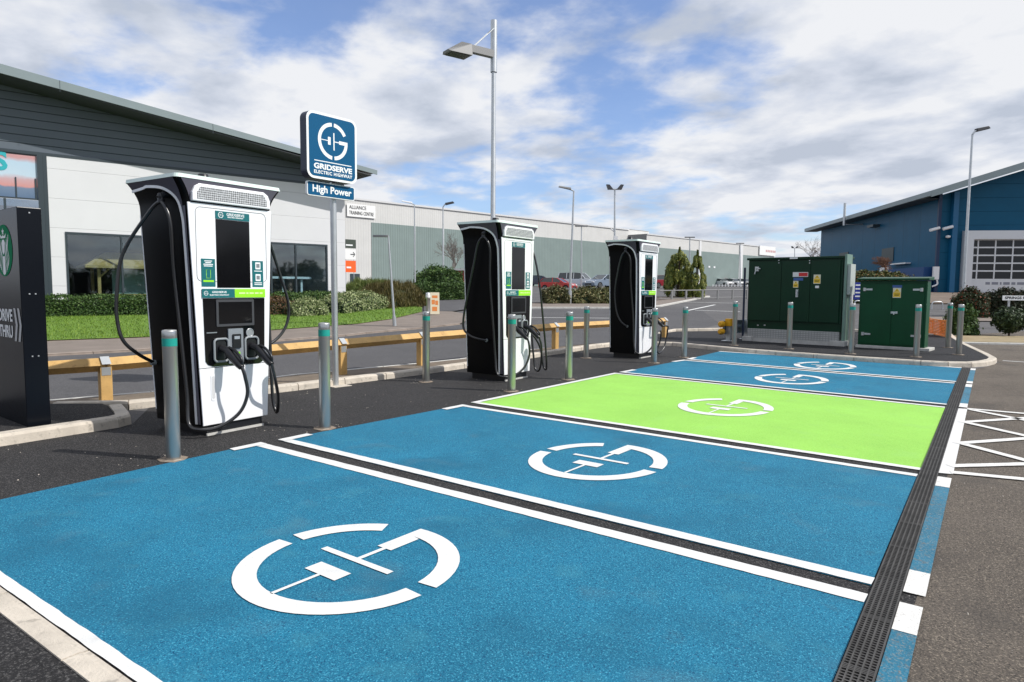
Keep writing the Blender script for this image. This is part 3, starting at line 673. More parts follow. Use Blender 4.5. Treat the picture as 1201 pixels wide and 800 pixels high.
            if var == 1: lp_ = [(-.26, .56, 2.25), (-.15, .56, 2.2), (-.03, .54, 2.0), (.05, .58, 1.55), (.06, .68, 1.0), (.06, .77, .55), (.06, .82, .2), (.03, .85, .08), (-.03, .86, .15), (-.08, .8, .5), (-.2, .62, .75), (-.35, .42, .72)]
        cable('hanging_cable', lp_, t)
        mb = MB(); mb.tube([(-.26, s_*(wz(2.24)-.0), 2.31), (-.26, s_*.53, 2.31), (-.26, s_*.58, 2.27)], .028, 8); mb.lathe([(.03, 0), (.03, .08), (.02, .09)], c=(-.26, s_*.555, 2.23), n=10); mb.build('cable_bracket', black_metal, t)
        mb = MB(); q = lp_[-1]; mb.tube([(q[0], q[1]*.97, q[2]), (q[0], s_*(wz(q[2])+.05), q[2])], .026, 8); mb.build('cable_gland', grey_trim, t)
    return t
make_charger('nearest black and white charger, tallest in view, beside the blue sign pole', (-.819, -.58, .002), R(4), 0)
make_charger('middle charger, with its cable looping down the black side behind two bollards', (-.967, 4.337, .002), R(3), 1)
make_charger('farthest charger, left of the green cabinets, one cable hanging in a ring near the ground', (-.94, 8.93, .002), R(1), 2)

# ------------------------------------------------------------------ blue sign on pole
t = thing('charging_sign', 'tall blue charging sign with white circular mark on a galvanised pole behind the nearest charger', 'sign', (-2.60, 2.045, .002), R(0))
mb = MB(); mb.lathe([(.045, 0), (.045, 2.75)], n=20); mb.build('pole', galv, t)
mb = MB(); mb.prism([(-.2, -.16), (.17, -.15), (.2, .14), (-.17, .17)], .0, .008); mb.build('footing', concrete, t)
def yp(mb, poly, x0, x1): mb.prism(poly, x0, x1, 'x')
mb = MB(); yp(mb, rrect(-.565, .295, 2.955, 3.865, .11, 8), .03, .17); bd = mb.build('sign_box', mat('dark_navy_box', (.006, .012, .04), .4), t)
mb = MB(); yp(mb, rrect(-.565, .295, 2.955, 3.865, .11, 8), .1705, .176); mb.build('white_face', white_vinyl, bd)
mb = MB(); yp(mb, rrect(-.53, .26, 2.99, 3.83, .08, 8), .1765, .180); mb.build('blue_face', brand_blue, bd)
mb = MB()
for P in mark_polys(): mb.add([(.1815, -.13+x*.255, 3.50+y*.255) for x, y in P], [tuple(range(len(P)))])
mb.box(.1805, .1815, -.45, .19, 3.195, 3.207)
for tx, sz, zz, fw_, bo, sp_ in (('GRIDSERVE', .10, 3.125, 1.06, .004, 1.0), ('ELECTRIC HIGHWAY', .062, 3.046, 1.05, .002, 1.15)):
    vs, fs = text_mb(tx, sz, fw_, bo, .0006, sp_)
    x0 = min(v[0] for v in vs); x1 = max(v[0] for v in vs); k = .66/(x1-x0); vs = [(v[0]*k, v[1], v[2]) for v in vs]
    mb.add(place2d(vs, (.1815, -.13, zz), (0, 1, 0), (0, 0, 1)), fs)
mb.build('lettering', white_vinyl, bd)
mb = MB(); yp(mb, rrect(-.515, .31, 2.725, 2.925, .03, 5), .06, .10); lp = mb.build('lower_plate', white_vinyl, t)
mb = MB(); yp(mb, rrect(-.503, .298, 2.737, 2.913, .022, 5), .1005, .103); mb.build('blue_face', brand_blue, lp)
vs, fs = text_mb('High Power', .135, 1.05, .0035, .0006); mb = MB(); mb.add(place2d(vs, (.1042, -.095, 2.825), (0, 1, 0), (0, 0, 1)), fs); mb.build('lettering', white_vinyl, lp)
mb = MB()
for z in (2.80, 3.15, 3.60): mb.box(-.055, .03, -.06, .06, z, z+.04)
mb.lathe([(.045, 2.75), (.045, 3.7)], n=16); mb.build('rear_bracket', galv, t)

# ------------------------------------------------------------------ street lamps
def lamp_pole(mb, h, r0, r1, base_h=0.0, rb=0.0):
    if base_h: mb.lathe([(rb, 0), (rb, base_h), (r0, base_h+.08), (r1, h)], n=12)
    else: mb.lathe([(r0, 0), (r1, h)], n=12)
lamp_head_m = mat('lamp_head_grey', (.24, .24, .24), .5)
x, y = at(577.8, 22.0); h = at(574.5, 22.0, 24)[2]-zg(x, y)
t = thing('street_lamp', 'tallest street lamp, behind the middle charger, with a boxy head held on braced arm', 'street lamp', (x, y, zg(x, y)), math.atan2(-NR.y, -NR.x)+R(35))
mb = MB(); mb.lathe([(.11, 0), (.11, 1.2), (.085, 1.3), (.07, h-1.55)], n=14); mb.build('pole', galv, t)
mb = MB(); mb.lathe([(.105, h-1.6), (.105, h)], n=14); mb.build('top_sleeve', galv, t)
mb = MB(); mb.box(.05, .98, -.09, .09, h-1.16, h-.94); mb.build('arm', lamp_head_m, t)
mb = MB()
for s_ in (-.08, .08): mb.tube([(.02, s_, h-.25), (.75, s_, h-.95)], .014, 6)
mb.build('stay_wires', galv, t)
mb = MB(); mb.add([(.95, -.27, h-1.33), (1.72, -.24, h-1.33), (1.72, .24, h-1.33), (.95, .27, h-1.33), (.95, -.22, h-.98), (1.3, -.21, h-.98), (1.3, .21, h-.98), (.95, .22, h-.98), (1.75, -.16, h-1.27), (1.75, .16, h-1.27)],
       [(0, 4, 5, 8, 1), (3, 2, 9, 6, 7), (0, 3, 7, 4), (4, 7, 6, 5), (5, 6, 9, 8), (1, 8, 9, 2), (0, 1, 2, 3)]); hd = mb.build('lamp_head', lamp_head_m, t)
mb = MB(); mb.box(1.03, 1.64, -.20, .20, h-1.352, h-1.332); mb.build('lamp_glass', mat('dark_lamp_glass', (.10, .10, .09), .15), hd)

def lamp(name, label, base_px, top_px, s=None, kind='arm', flip=1, r=.07, m=galv, stub=True, lean=True, headm=None):
    bx = at(base_px[0], s) if s else gt(*base_px)
    s_ = dep(*bx); tp = at(top_px[0], s_, top_px[1]); z0 = zg(*bx); hh = tp[2]-z0
    t = thing(name, label, 'street lamp', (bx[0], bx[1], z0), math.atan2(-NR.y*flip, -NR.x*flip))
    off = Vector((tp[0]-bx[0], tp[1]-bx[1], 0)); 
    lx = off.dot(Vector((-NR.x*flip, -NR.y*flip, 0)))                   # lean measured in the photo, along local x
    mb = MB(); P = lambda f: (lx*f, 0, hh*f)
    if stub: mb.tube([P(0), P(.12)], r*1.5, 10)
    mb.tube([P(0.1 if stub else 0), P(.5), P(1)], [r, r*.8, r*.6], 10); mb.build('pole', m, t)
    hm = headm or lamp_head_m
    if kind == 'arm':
        mb = MB(); mb.tube([P(1), (lx+.25, 0, hh+.10)], r*.5, 8); mb.build('bracket', m, t)
        mb = MB(); mb.add([(lx+.15, -.13, hh+.05), (lx+.85, -.1, hh+.20), (lx+.85, .1, hh+.20), (lx+.15, .13, hh+.05), (lx+.15, -.10, hh+.17), (lx+.8, -.06, hh+.27), (lx+.8, .06, hh+.27), (lx+.15, .1, hh+.17)], [(0, 3, 2, 1), (4, 5, 6, 7), (0, 1, 5, 4), (1, 2, 6, 5), (2, 3, 7, 6), (3, 0, 4, 7)]); mb.build('lamp_head', hm, t, bevel=.02)
    elif kind == 'long_arm':
        mb = MB(); mb.tube([P(1), (lx+.5, 0, hh+.01)], r*.6, 8); mb.build('bracket', m, t)
        mb = MB(); mb.box(lx+.0, lx+.52, -.06, .06, hh-.02, hh+.05); mb.build('lamp_head', hm, t, bevel=.01)
    elif kind == 'twin':
        mb = MB(); mb.tube([(lx-.35, 0, hh), (lx+.35, 0, hh)], r*.5, 8); mb.build('crossbar', m, t)
        for q in (-1, 1):
            mb = MB(); mb.prism([(lx+q*.30-.18, hh-.02), (lx+q*.30+.18, hh-.02+.0), (lx+q*.30+.2*q+.1, hh+.32), (lx+q*.30+.2*q-.12, hh+.30)], -.16, .16, 'y'); mb.build('floodlight', mat('dark_floodlight', (.06, .06, .065), .4), t)
    elif kind == 'flat':
        mb = MB(); mb.box(lx-.7, lx+.7, -.15, .15, hh, hh+.16); mb.build('lamp_head', hm, t, bevel=.02)
    elif kind == 'spike':
        mb = MB(); mb.tube([P(1), (lx-.12, 0, hh+.18), (lx-.45, 0, hh+.26)], r*.6, 8); mb.build('bracket', m, t)
        mb = MB(); mb.prism([(lx-.85, hh+.30), (lx-.2, hh+.14), (lx-.15, hh+.30), (lx-.75, hh+.42)], -.12, .12, 'y'); mb.build('lamp_head', mat('dark_floodlight', (.06, .06, .065), .4), t, bevel=.02)
    if kind == 'twin' and hh > 6: mb = MB(); mb.box(-.12, .14, -.14, .14, hh*.50, hh*.56); mb.tube([(.05, 0, hh*.60), (.35, 0, hh*.63)], .05, 6); mb.build('control_box', white_coat, t)
    return t
lamp('street_lamp', 'thin leaning street lamp just left of the farthest charger, in front of the parked cars', (668, 357), (673, 224), None, 'arm', 1, .075)
lamp('street_lamp', 'twin floodlight mast rising behind the farthest charger, with a small box halfway up', (721, 345), (721, 222), 48, 'twin', 1, .09, stub=False)
lamp('small_lamp', 'short leaning lamp with flat arm on the lawn edge left of the pavement board', (463, 384), (455.5, 277.5), None, 'long_arm', 1, .045)
lamp('street_lamp', 'pale pole lamp against the warehouse, above the reddish ornamental grass', (487, 345), (486, 240), 45, 'arm', 1, .06, stub=False, headm=white_coat)
lamp('street_lamp', 'dark-headed pole lamp just left of the middle charger, over the clipped hedge', (520, 333), (519.5, 243), 50, 'spike', 1, .07, stub=False)
lamp('street_lamp', 'pale pole lamp against the warehouse between the middle charger and the leaning lamp', (682, 335), (682, 266), 75, 'flat', 1, .09, stub=False)
lamp('street_lamp', 'wide-headed pole lamp against the warehouse above the two conifers', (809, 330), (809, 279), 95, 'flat', 1, .12, stub=False)
lamp('street_lamp', 'wide-headed pole lamp in front of the warehouse just left of the large green cabinet', (868, 330), (868, 286), 120, 'flat', 1, .14, stub=False)
lamp('street_lamp', 'tall slightly leaning street lamp in front of the blue building', (1130, 366), (1140.5, 158), 35, 'spike', 1, .085)
lamp('street_lamp', 'tiny distant pole lamp in the gap between warehouse and blue building', (932, 320), (932, 291), 120, 'twin', 1, .10, stub=False)
# ------------------------------------------------------------------ drive-through totem
tx, ty = gp(32, 501, .09)
face_dir = math.atan2(NF.y, NF.x)+R(52)              # the logo face runs away to the left
t = thing('drive_through_sign', 'black monolith sign with green round coffee emblem at the left edge of the photo', 'sign', (tx, ty, .09), face_dir)
W_, T_, H_ = 1.15, .20, 2.10
mb = MB(); mb.box(0, W_, -T_, 0, 0, H_); tb = mb.build('slab', mat('satin_black', (.004, .0055, .009), .22, spec=.22), t, bevel=.006)
mb = MB()
for z, ys in ((H_-.05, (-.10,)), (.68, (-.07, -.12)), (1.28, (-.07, -.12))):
    for y in ys: mb.lathe([(.0, 0), (.008, 0)], c=(0, 0, 0), n=8) if False else mb.box(-.004, 0, y-.006, y+.006, z-.006, z+.006)
mb.build('screw', galv, t)
# local x runs away along the face, +y is out of the logo face, text reads from far end towards the near corner => right = -x
ctr = Vector((.42, .003, 1.70))
def em(poly, h): return [ctr+Vector((-p[0]*.70, h, p[1]*.70)) for p in poly]
RR = .36
mb = MB(); c_ = [(RR*math.cos(R(a)), RR*math.sin(R(a))) for a in range(0, 360, 10)]; mb.add(em(c_, .0), [tuple(range(36))]); mb.build('green_roundel', mat('emblem_green', (.0, .20, .08), .7, spec=.1), t)
mb = MB()
for s_ in (-1, 1):
    for k in range(6):                               # flowing wavy bands either side
        x0 = .085+.036*k; q = []
        for j in range(9):
            z = .12-.42*j/8+.03*k; q.append((s_*(x0+.025*math.sin(j*1.1+k*.4)), z))
        band = [(a[0]-.008, a[1]) for a in q]+[(a[0]+.008, a[1]) for a in q[::-1]]
        band = [(x_, z_) for x_, z_ in band if True]
        if all(x_*x_+z_*z_ < (RR-.01)**2 for x_, z_ in band): mb.add(em(band, .002), [(j, j+1, 16-j, 17-j) for j in range(8)])
mb.add(em([(-.07, .10), (-.05, -.02), (0, -.06), (.05, -.02), (.07, .10), (.04, .15), (-.04, .15)], .002), [tuple(range(7))])
star = [((.055 if i % 2 == 0 else .024)*math.sin(R(36*i)), .26+(.055 if i % 2 == 0 else .024)*math.cos(R(36*i))) for i in range(10)]
mb.add(em(star, .002), [tuple(range(10))])
mb.add(em([(-.10, .17), (.10, .17), (.13, .235), (.05, .195), (0, .215), (-.05, .195), (-.13, .235)], .002), [tuple(range(7))])
mb.add(em([(-.04, -.08), (.04, -.08), (.06, -.32), (0, -.345), (-.06, -.32)], .002), [tuple(range(5))])
mb.build('white_emblem', white_vinyl, t)
mb = MB()
for tx_, zz in (('DRIVE', 1.06), ('THRU', .90)):
    vs, fs = text_mb(tx_, .165, .95, .004, .001); mb.add(place2d(vs, (.47, .004, zz), (-1, 0, 0), (0, 0, 1)), fs)
mb.build('lettering', white_vinyl, t)
mb = MB()
for k in range(2):
    x0 = .22-.11*k; P = [(x0, .82), (x0-.055, .82), (x0-.105, .98), (x0-.055, 1.14), (x0, 1.14), (x0-.05, .98)]
    mb.add([(p[0], .004, p[1]) for p in P], [(0, 1, 2, 5), (5, 2, 3, 4)])
mb.build('chevron', mat('grey_vinyl', (.5, .5, .5), .5), t)

# ------------------------------------------------------------------ timber knee rail
pine = mat('golden_pine', (.56, .345, .12), .6, var=.18, vscale=5, stretch=(1, 1, 1), bump=.2, bscale=50, speck=[((.28, .13, .03), 25, .5, .60)])
t = thing('timber_rail', 'low golden timber knee rail on square posts along the kerb behind the chargers', 'fence')
rp = [gt(-40, 486), gt(124.5, 474), gt(401, 441.5), gt(494, 430.5), gt(651, 411.5), gt(779, 399.5)]
rh = [.53, .56, .60, .62, .64, .64]
rv = [Vector((x, y, 0)) for x, y in rp]
for i, q in enumerate(rv):
    if i == 0: continue
    d = (rv[min(i+1, len(rv)-1)]-rv[i-1]).normalized(); a = math.atan2(d.y, d.x)
    M = Matrix.Translation(q) @ Matrix.Rotation(a, 4, 'Z')
    h = rh[i]
    mb = MB(M); mb.box(-.065, .065, -.06, .06, 0, h-.06); mb.build('post', pine, t, bevel=.008)
    mb = MB(M); mb.grid([[(x, -.098, h-.06), (x, 0, h+.028), (x, .098, h-.06)] for x in (-.05, .05)], smooth=False)
    mb.box(-.05, .05, -.064, -.061, h-.20, h-.10); mb.build('metal_strap', galv, t)
for i in range(len(rv)-1):
    a = rv[i]+Vector((0, 0, rh[i])); b = rv[i+1]+Vector((0, 0, rh[i+1])); d = (b-a); L_ = d.length; k = max(1, round(L_/2.2)); n = Vector((-d.y, d.x, 0)).normalized()
    mb = MB(); rows = []
    for e in (a, b):
        ee = e.copy()
        rows.append([ee+n*.085+Vector((0, 0, -.075)), ee+Vector((0, 0, .012)), ee-n*.085+Vector((0, 0, -.075)), ee+Vector((0, 0, -.155))])
    mb.grid(rows, smooth=False, closed=True); mb.build('rail', pine, t)

# ------------------------------------------------------------------ crash barrier with yellow ends
x, y = gp(852, 399.8, .095)
t = thing('crash_barrier', 'short grey crash barrier with yellow rubber ends at the left of the large green cabinet', 'barrier', (x, y, .095), math.atan2(gp(886, 396, .095)[1]-y, gp(886, 396, .095)[0]-x))
yel = mat('yellow_rubber', (.75, .38, .01), .5, var=.12)
for k in range(2):
    mb = MB(); mb.box(-.05+1.1*k, .05+1.1*k, -.12, .0, 0, .56); mb.box(-.13+1.1*k, .16+1.1*k, -.2, .1, 0, .012); mb.build('post', galv, t, bevel=.004)
prof = [(0, .18), (.05, .22), (.05, .30), (0, .34), (0, .38), (.05, .42), (.05, .50), (0, .54)]
mb = MB(); rows = [[(xx, .02+p[0], p[1]) for p in prof]+[(xx, .01+p[0], p[1]) for p in prof[::-1]] for xx in (-.2, 1.3)]; mb.grid(rows, smooth=False, closed=True); mb.build('beam', mat('weathered_blue_grey', (.16, .22, .26), .5, .4), t)
for xx, dx in ((-.2, -.16), (1.3, .16)):
    for z in (.26, .46):
        mb = MB(); mb.tube([(xx, .03, z), (xx+dx*.6, .03, z), (xx+dx, .03, z)], [.085, .085, .05], 12); mb.build('yellow_end', yel, t)
mb = MB(); mb.box(-.09, .09, -.14, .015, .40, .60); mb.build('yellow_wrap', yel, t, bevel=.01)

# ------------------------------------------------------------------ coffee-shop building
fd = R(50.7)                                          # facade direction, clockwise from the view direction
def head(a): v = NF*math.cos(a)+NR*math.sin(a); return v
fdir = head(fd); ax_, ay_ = at(75, 27.4)
fang = math.atan2(fdir.y, fdir.x)
clad_dark = ribbed('dark_grey_cladding', (.125, .148, .175), .32, 2, .8, .4, width=.06, dark=.3)
clad_white = ribbed('white_composite_cladding', (.70, .70, .715), 1.17, 2, .4, .4, width=.010, dark=.6, var=.03)
fascia_m = mat('grey_fascia', (.22, .27, .28), .4, var=.06, vscale=.8)
frame_m = mat('dark_window_frame', (.035, .05, .06), .4)
glass_m = glassmat('shop_glass', (.82, .92, .95), .12)
t = thing('coffee_shop', 'large building at left with dark grey sloping eaves, white panels and shop windows', 'building', (ax_, ay_, .26), fang)
M_ = Matrix.Translation((ax_, ay_, .26)) @ Matrix.Rotation(fang, 4, 'Z'); MI = M_.inverted()
def loc(px, py, off=0.0):
    """point of the photo on the facade plane (moved off metres towards the street) in building coordinates"""
    d = ray(px, py); n = Vector((fdir.y, -fdir.x, 0)); p0 = Vector((ax_, ay_, 0))+n*off
    k = (p0-CP).dot(n)/d.dot(n); return MI @ (CP+d*k)
xE = loc(405, 300).x; xL = -14.0
zt_ = loc(60, 182).z; zt2 = loc(357, 216).z; ztop = (zt_+zt2)/2
pz = loc(30, 232).z
xw0 = loc(57.5, 250).x                               # left end of the white wall
w1 = (loc(77, 290).x, loc(215, 290).x); w2 = (loc(235, 290).x, loc(384, 290).x); wh = (loc(75, 272.5).z+loc(384, 286.5).z)/2; wb = .15
mb = MB(); y0, y1 = 0, .3
mb.box(xw0, w1[0], y0, y1, -.4, ztop); mb.box(w1[0], w1[1], y0, y1, wh, ztop); mb.box(w1[1], w2[0], y0, y1, -.4, ztop); mb.box(w2[0], w2[1], y0, y1, wh, ztop); mb.box(w2[1], xE, y0, y1, -.4, ztop)
mb.box(w1[0], w1[1], y0, y1, -.4, wb); mb.box(w2[0], w2[1], y0, y1, -.4, wb)
mb.build('white_wall', clad_white, t)
fa = loc(0, 74.5, -0.0); OV = 1.6
A = loc(0, 74.5, OV); Bp = loc(442.5, 199.8, OV); sl_ = (Bp.z-A.z)/(Bp.x-A.x)
rz = lambda x: A.z+sl_*(x-A.x)
mb = MB(); mb.prism([(xL, ztop+.004), (xE, ztop+.004), (xE, rz(xE)-.28), (xL, rz(xL)-.28)], .04, .3, 'y'); mb.build('upper_cladding', clad_dark, t)
mb = MB(); mb.box(xL, xE, -.01, .04, ztop-.02, ztop+.10); mb.build('wall_flashing', frame_m, t)
fh = A.z-loc(0, 88.7, OV).z
mb = MB(); mb.prism([(xL, rz(xL)-fh), (Bp.x, rz(Bp.x)-fh*.5), (Bp.x, rz(Bp.x)), (xL, rz(xL))], -OV, -OV+.06, 'y'); 
fz = mb.build('fascia', fascia_m, t)
mb = MB()
for px in (71, 249): xx = loc(px, 120, OV).x; mb.box(xx-.008, xx+.008, -OV-.004, -OV+.0, rz(xx)-fh, rz(xx))
mb.build('fascia_joint', frame_m, fz)
mb = MB(); mb.prism([(xL, rz(xL)-.02), (Bp.x, rz(Bp.x)-.02), (Bp.x, rz(Bp.x)-.12), (xL, rz(xL)-.12)], -OV+.061, 24, 'y'); mb.build('roof', mat('roof_sheet', (.2, .22, .23), .4), t)
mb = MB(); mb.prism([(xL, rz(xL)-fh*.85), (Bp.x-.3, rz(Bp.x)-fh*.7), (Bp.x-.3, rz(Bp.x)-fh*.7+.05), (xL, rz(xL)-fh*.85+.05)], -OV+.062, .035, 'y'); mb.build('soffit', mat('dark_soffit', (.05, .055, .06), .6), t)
mb = MB(); mb.box(xE-.3, xE-.002, .301, 24, -.4, rz(xE)-.3); mb.build('side_wall', clad_white, t)
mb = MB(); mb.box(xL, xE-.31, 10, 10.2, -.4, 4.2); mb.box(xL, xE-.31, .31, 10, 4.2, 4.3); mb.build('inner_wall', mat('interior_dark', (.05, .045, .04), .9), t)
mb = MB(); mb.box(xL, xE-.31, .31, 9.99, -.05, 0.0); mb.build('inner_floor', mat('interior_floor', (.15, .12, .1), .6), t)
mb = MB()
def window(x0, x1, z0, z1, muls, hz=()):
    mb = MB(); w = .07
    mb.box(x0, x0+w, -.03, .12, z0, z1); mb.box(x1-w, x1, -.03, .12, z0, z1); mb.box(x0+w, x1-w, -.03, .12, z1-w*1.3, z1); mb.box(x0+w, x1-w, -.03, .12, z0, z0+w)
    for m_ in muls: mb.box(m_-w/2, m_+w/2, -.028, .11, z0+w, z1-w*1.3)
    for h_ in hz: mb.box(x0+w, x1-w, -.026, .10, h_-w/2, h_+w/2)
    f_ = mb.build('window', frame_m, t)
    mb = MB(); mb.box(x0+w, x1-w, .04, .05, z0+w, z1-w*1.3); mb.build('pane', glass_m, f_); return f_
window(w1[0], w1[1], wb, wh, [loc(143, 300).x])
window(w2[0], w2[1], wb, wh, [loc(250, 300).x, loc(347, 300).x, loc(318, 300).x])
# tall glazed bay with printed poster at the far left
mb = MB(); mb.box(xw0-.32, xw0-.14, -.05, .3, -.4, ztop); mb.box(xw0-.135, xw0, -.02, .3, -.4, ztop); mb.build('corner_post', frame_m, t)
post_m = mat('poster_print', (.5, .6, .7), .35)
def poster_nodes():
    nt = post_m.node_tree; L = nt.links; b = nt.nodes['Principled BSDF']; tc = nd(nt, 'ShaderNodeTexCoord'); sp = nd(nt, 'ShaderNodeSeparateXYZ'); L.new(tc.outputs['Object'], sp.inputs[0])
    n = nd(nt, 'ShaderNodeTexNoise', inp={'Scale': 1.3, 'Detail': 6.0}); L.new(tc.outputs['Object'], n.inputs['Vector'])
    mr = nd(nt, 'ShaderNodeMapRange', inp={'From Min': pz, 'From Max': ztop}); L.new(sp.outputs[2], mr.inputs['Value'])
    ad = nd(nt, 'ShaderNodeMath', operation='MULTIPLY_ADD'); ad.inputs[1].default_value = .22; L.new(n.outputs[0], ad.inputs[0]); L.new(mr.outputs[0], ad.inputs[2])
    rp = nd(nt, 'ShaderNodeValToRGB'); cr = rp.color_ramp; e = cr.elements; e[0].position = .1; e[0].color = (.10, .16, .26, 1); e[1].position = 1.0; e[1].color = (.55, .30, .30, 1)
    for p_, c in ((.34, (.16, .22, .32, 1)), (.38, (.60, .28, .26, 1)), (.52, (.55, .36, .38, 1)), (.62, (.50, .62, .72, 1)), (.9, (.46, .60, .72, 1))): q = e.new(p_); q.color = c
    L.new(ad.outputs[0], rp.inputs[0]); L.new(rp.outputs[0], b.inputs['Base Color'])
poster_nodes()
mb = MB(); mb.box(xL, xw0-.325, .03, .06, pz, ztop-.08); po = mb.build('printed_panel', post_m, t)
sL = loc(1, 190); vs, fs = text_mb('S', .95, 1.0, .03, .004); mb = MB(); mb.add(place2d(vs, (loc(0.5, 190).x, .02, loc(1, 189.5).z), (1, 0, 0), (0, 0, 1), (0, -1, 0)), fs); mb.build('letter', mat('teal_letter', (.03, .40, .45), .4), po)
mb = MB()
for px in (19, 42): xx = loc(px, 220).x; mb.box(xx-.02, xx+.02, .0, .028, pz, pz+ (ztop-pz)*.45)
mb.box(xL, xw0-.325, -.0, .028, pz-.06, pz); mb.build('panel_mullion', frame_m, po)
mb = MB(); mb.box(xL, xw0-.325, .03, .04, .1, pz-.07); mb.build('tall_glazing', glassmat('blue_glass', (.35, .5, .6), .45), t)
mb = MB()
for xx in (xw0-1.4, xw0-3.0, xw0-4.6): mb.box(xx-.04, xx+.04, -.02, .028, .1, pz-.07)
mb.box(xL, xw0-.33, -.02, .026, 2.55, 2.63); mb.build('glazing_bars', frame_m, t)
mb = MB(); q = loc(320, 325); q2 = loc(372, 325.5); mb.box(q.x, q2.x, .75, 1.3, q.z-.06, q.z+.05); mb.box(q.x+.8, q.x+.9, .9, 1.0, 0, q.z-.06); mb.box(q2.x-.5, q2.x-.4, .9, 1.0, 0, q.z-.06); mb.build('reflection_bar', white_coat, t)  # white bar on legs added indoors in place of one reflected in the pane
# timber kiosk added behind the glass, standing in for a reflection in it
k0 = loc(120, 300).x
t2 = thing('reflection_kiosk', 'pale pitched-roof timber kiosk standing in for a shop window reflection, left of the nearest charger', 'kiosk', tuple(M_ @ Vector((k0, .35, .005))), fang)
for (a, b) in ((-.06, .3), (2.0, .3), (2.0, 2.2), (-.06, 2.2)):
    mb = MB(); mb.box(a-.06, a+.06, b-.06, b+.06, 0, 2.05); mb.build('post', pine, t2)
mb = MB(); mb.add([(-.6, -.1, 2.05), (2.7, -.1, 2.05), (2.7, 2.6, 2.05), (-.6, 2.6, 2.05), (.3, 1.0, 2.65), (1.9, 1.0, 2.65), (-.6, -.1, 1.95), (2.7, -.1, 1.95), (2.7, 2.6, 1.95), (-.6, 2.6, 1.95)], [(0, 1, 5, 4), (1, 2, 5), (2, 3, 4, 5), (3, 0, 4), (6, 7, 1, 0), (7, 8, 2, 1), (8, 9, 3, 2), (9, 6, 0, 3), (9, 8, 7, 6)]); mb.build('roof', pine, t2)
mb = MB(); mb.box(.0, 2.0, .26, .34, .75, .85); mb.tube([(0, .3, 1.6), (.4, .3, 2.0)], .04, 4); mb.tube([(.9, .3, .1), (1.5, .3, .75)], .04, 4); mb.build('brace', pine, t2)
mb = MB(); mb.box(.5, 1.9, .8, .86, .0, 1.9); mb.build('back_board', mat('sage_board', (.25, .32, .27), .7), t2)

# ------------------------------------------------------------------ long warehouse
wa, wbx = 45.5, 0
wd = head(R(wa)); wang = math.atan2(wd.y, wd.x); wx, wy = at(400, 76.0)
WM = Matrix.Translation((wx, wy, 1.6)) @ Matrix.Rotation(wang, 4, 'Z'); WI = WM.inverted()
wn = Vector((wd.y, -wd.x, 0))
def wl(px, py, off=0.0):
    d = ray(px, py); p0 = Vector((wx, wy, 0))+wn*off; k = (p0-CP).dot(wn)/d.dot(wn); return WI @ (CP+d*k)
teal_clad = ribbed('sage_ribbed_cladding', (.22, .275, .262), .333, 0, .7, .5, var=.07, width=.12, dark=.75)
pale_clad = ribbed('pale_warehouse_cladding', (.60, .595, .575), .333, 0, .5, .5, var=.05, width=.10, dark=.85)
t = thing('warehouse', 'long pale grey warehouse with sage green wall panels running behind the chargers', 'building', (wx, wy, 1.6), wang)
x0 = wl(380, 300).x; xs = wl(737, 300).x; ztp = (wl(420, 233.5).z+wl(700, 265).z)/2; ztl = (wl(437, 262).z+wl(700, 283).z)/2
xt0 = wl(436, 300).x
mb = MB(); mb.box(x0, xs+6, .05, 30, -1, ztp); mb.build('upper_wall', pale_clad, t)
mb = MB(); mb.box(xt0, xs, 0, .048, -1, ztl); mb.build('green_panel', teal_clad, t)
mb = MB(); mb.box(x0, xs, -.1, .049, ztp-.12, ztp+.05); mb.build('roof_edge', mat('pale_trim', (.6, .6, .6), .5), t)
mb = MB(); mb.box(x0, xs+6, .0, 30, ztp+.051, ztp+.1); mb.build('roof', mat('pale_roof', (.5, .5, .5), .6), t)
mb = MB()
for px in (486.5, 520, 599):
    xx = wl(px, 300).x; mb.box(xx-.06, xx+.06, -.06, -.002, -1, ztl)
mb.build('downpipe', white_coat, t)
# dark door by the corner
dx = wl(411, 330); dx2 = wl(422, 330); mb = MB(); mb.box(dx.x, dx2.x, -.02, .045, -1, wl(411, 321).z); mb.build('door', frame_m, t)
# second unit stands forward
OFF = 3.65
t = thing('warehouse', 'farther warehouse unit standing forward, pale top and sage green wall behind the conifers', 'building', (wx, wy, 1.6), wang)
y_ = -OFF; xa = wl(758, 300, OFF).x; xb = wl(908, 300, OFF).x; zt3 = (wl(760, 272, OFF).z+wl(900, 291.5, OFF).z)/2; zl3 = (wl(777, 289.5, OFF).z+wl(870, 300, OFF).z)/2
mb = MB(); mb.box(xa, xb, y_, 30, -1.2, zt3); mb.build('upper_wall', pale_clad, t)
mb = MB(); mb.box(xa-.02, xb, y_-.04, y_-.002, -1.2, zl3); mb.build('green_panel', teal_clad, t)
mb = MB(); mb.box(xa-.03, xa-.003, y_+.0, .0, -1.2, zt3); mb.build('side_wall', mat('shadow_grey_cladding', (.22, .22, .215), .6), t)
mb = MB(); mb.box(xa, xb, y_-.12, y_-.003, zt3-.15, zt3+.05); mb.build('roof_edge', mat('pale_trim', (.6, .6, .6), .5), t)
mb = MB()
for px, w in ((820.5, .35), (868.5, .75)):
    xx = wl(px, 310, OFF).x; mb.box(xx-w, xx+w, y_-.09, y_-.045, -1.2, zt3-.2)
mb.build('white_pilaster', mat('white_cladding', (.68, .68, .68), .5), t)
mb = MB()
for px, py in ((832, 313), (838, 313.4)): q = wl(px, py, OFF+.1); mb.box(q.x-.3, q.x+.3, y_-.10, y_-.05, q.z-.15, q.z+.15)
mb.build('wall_lamp', white_coat, t)
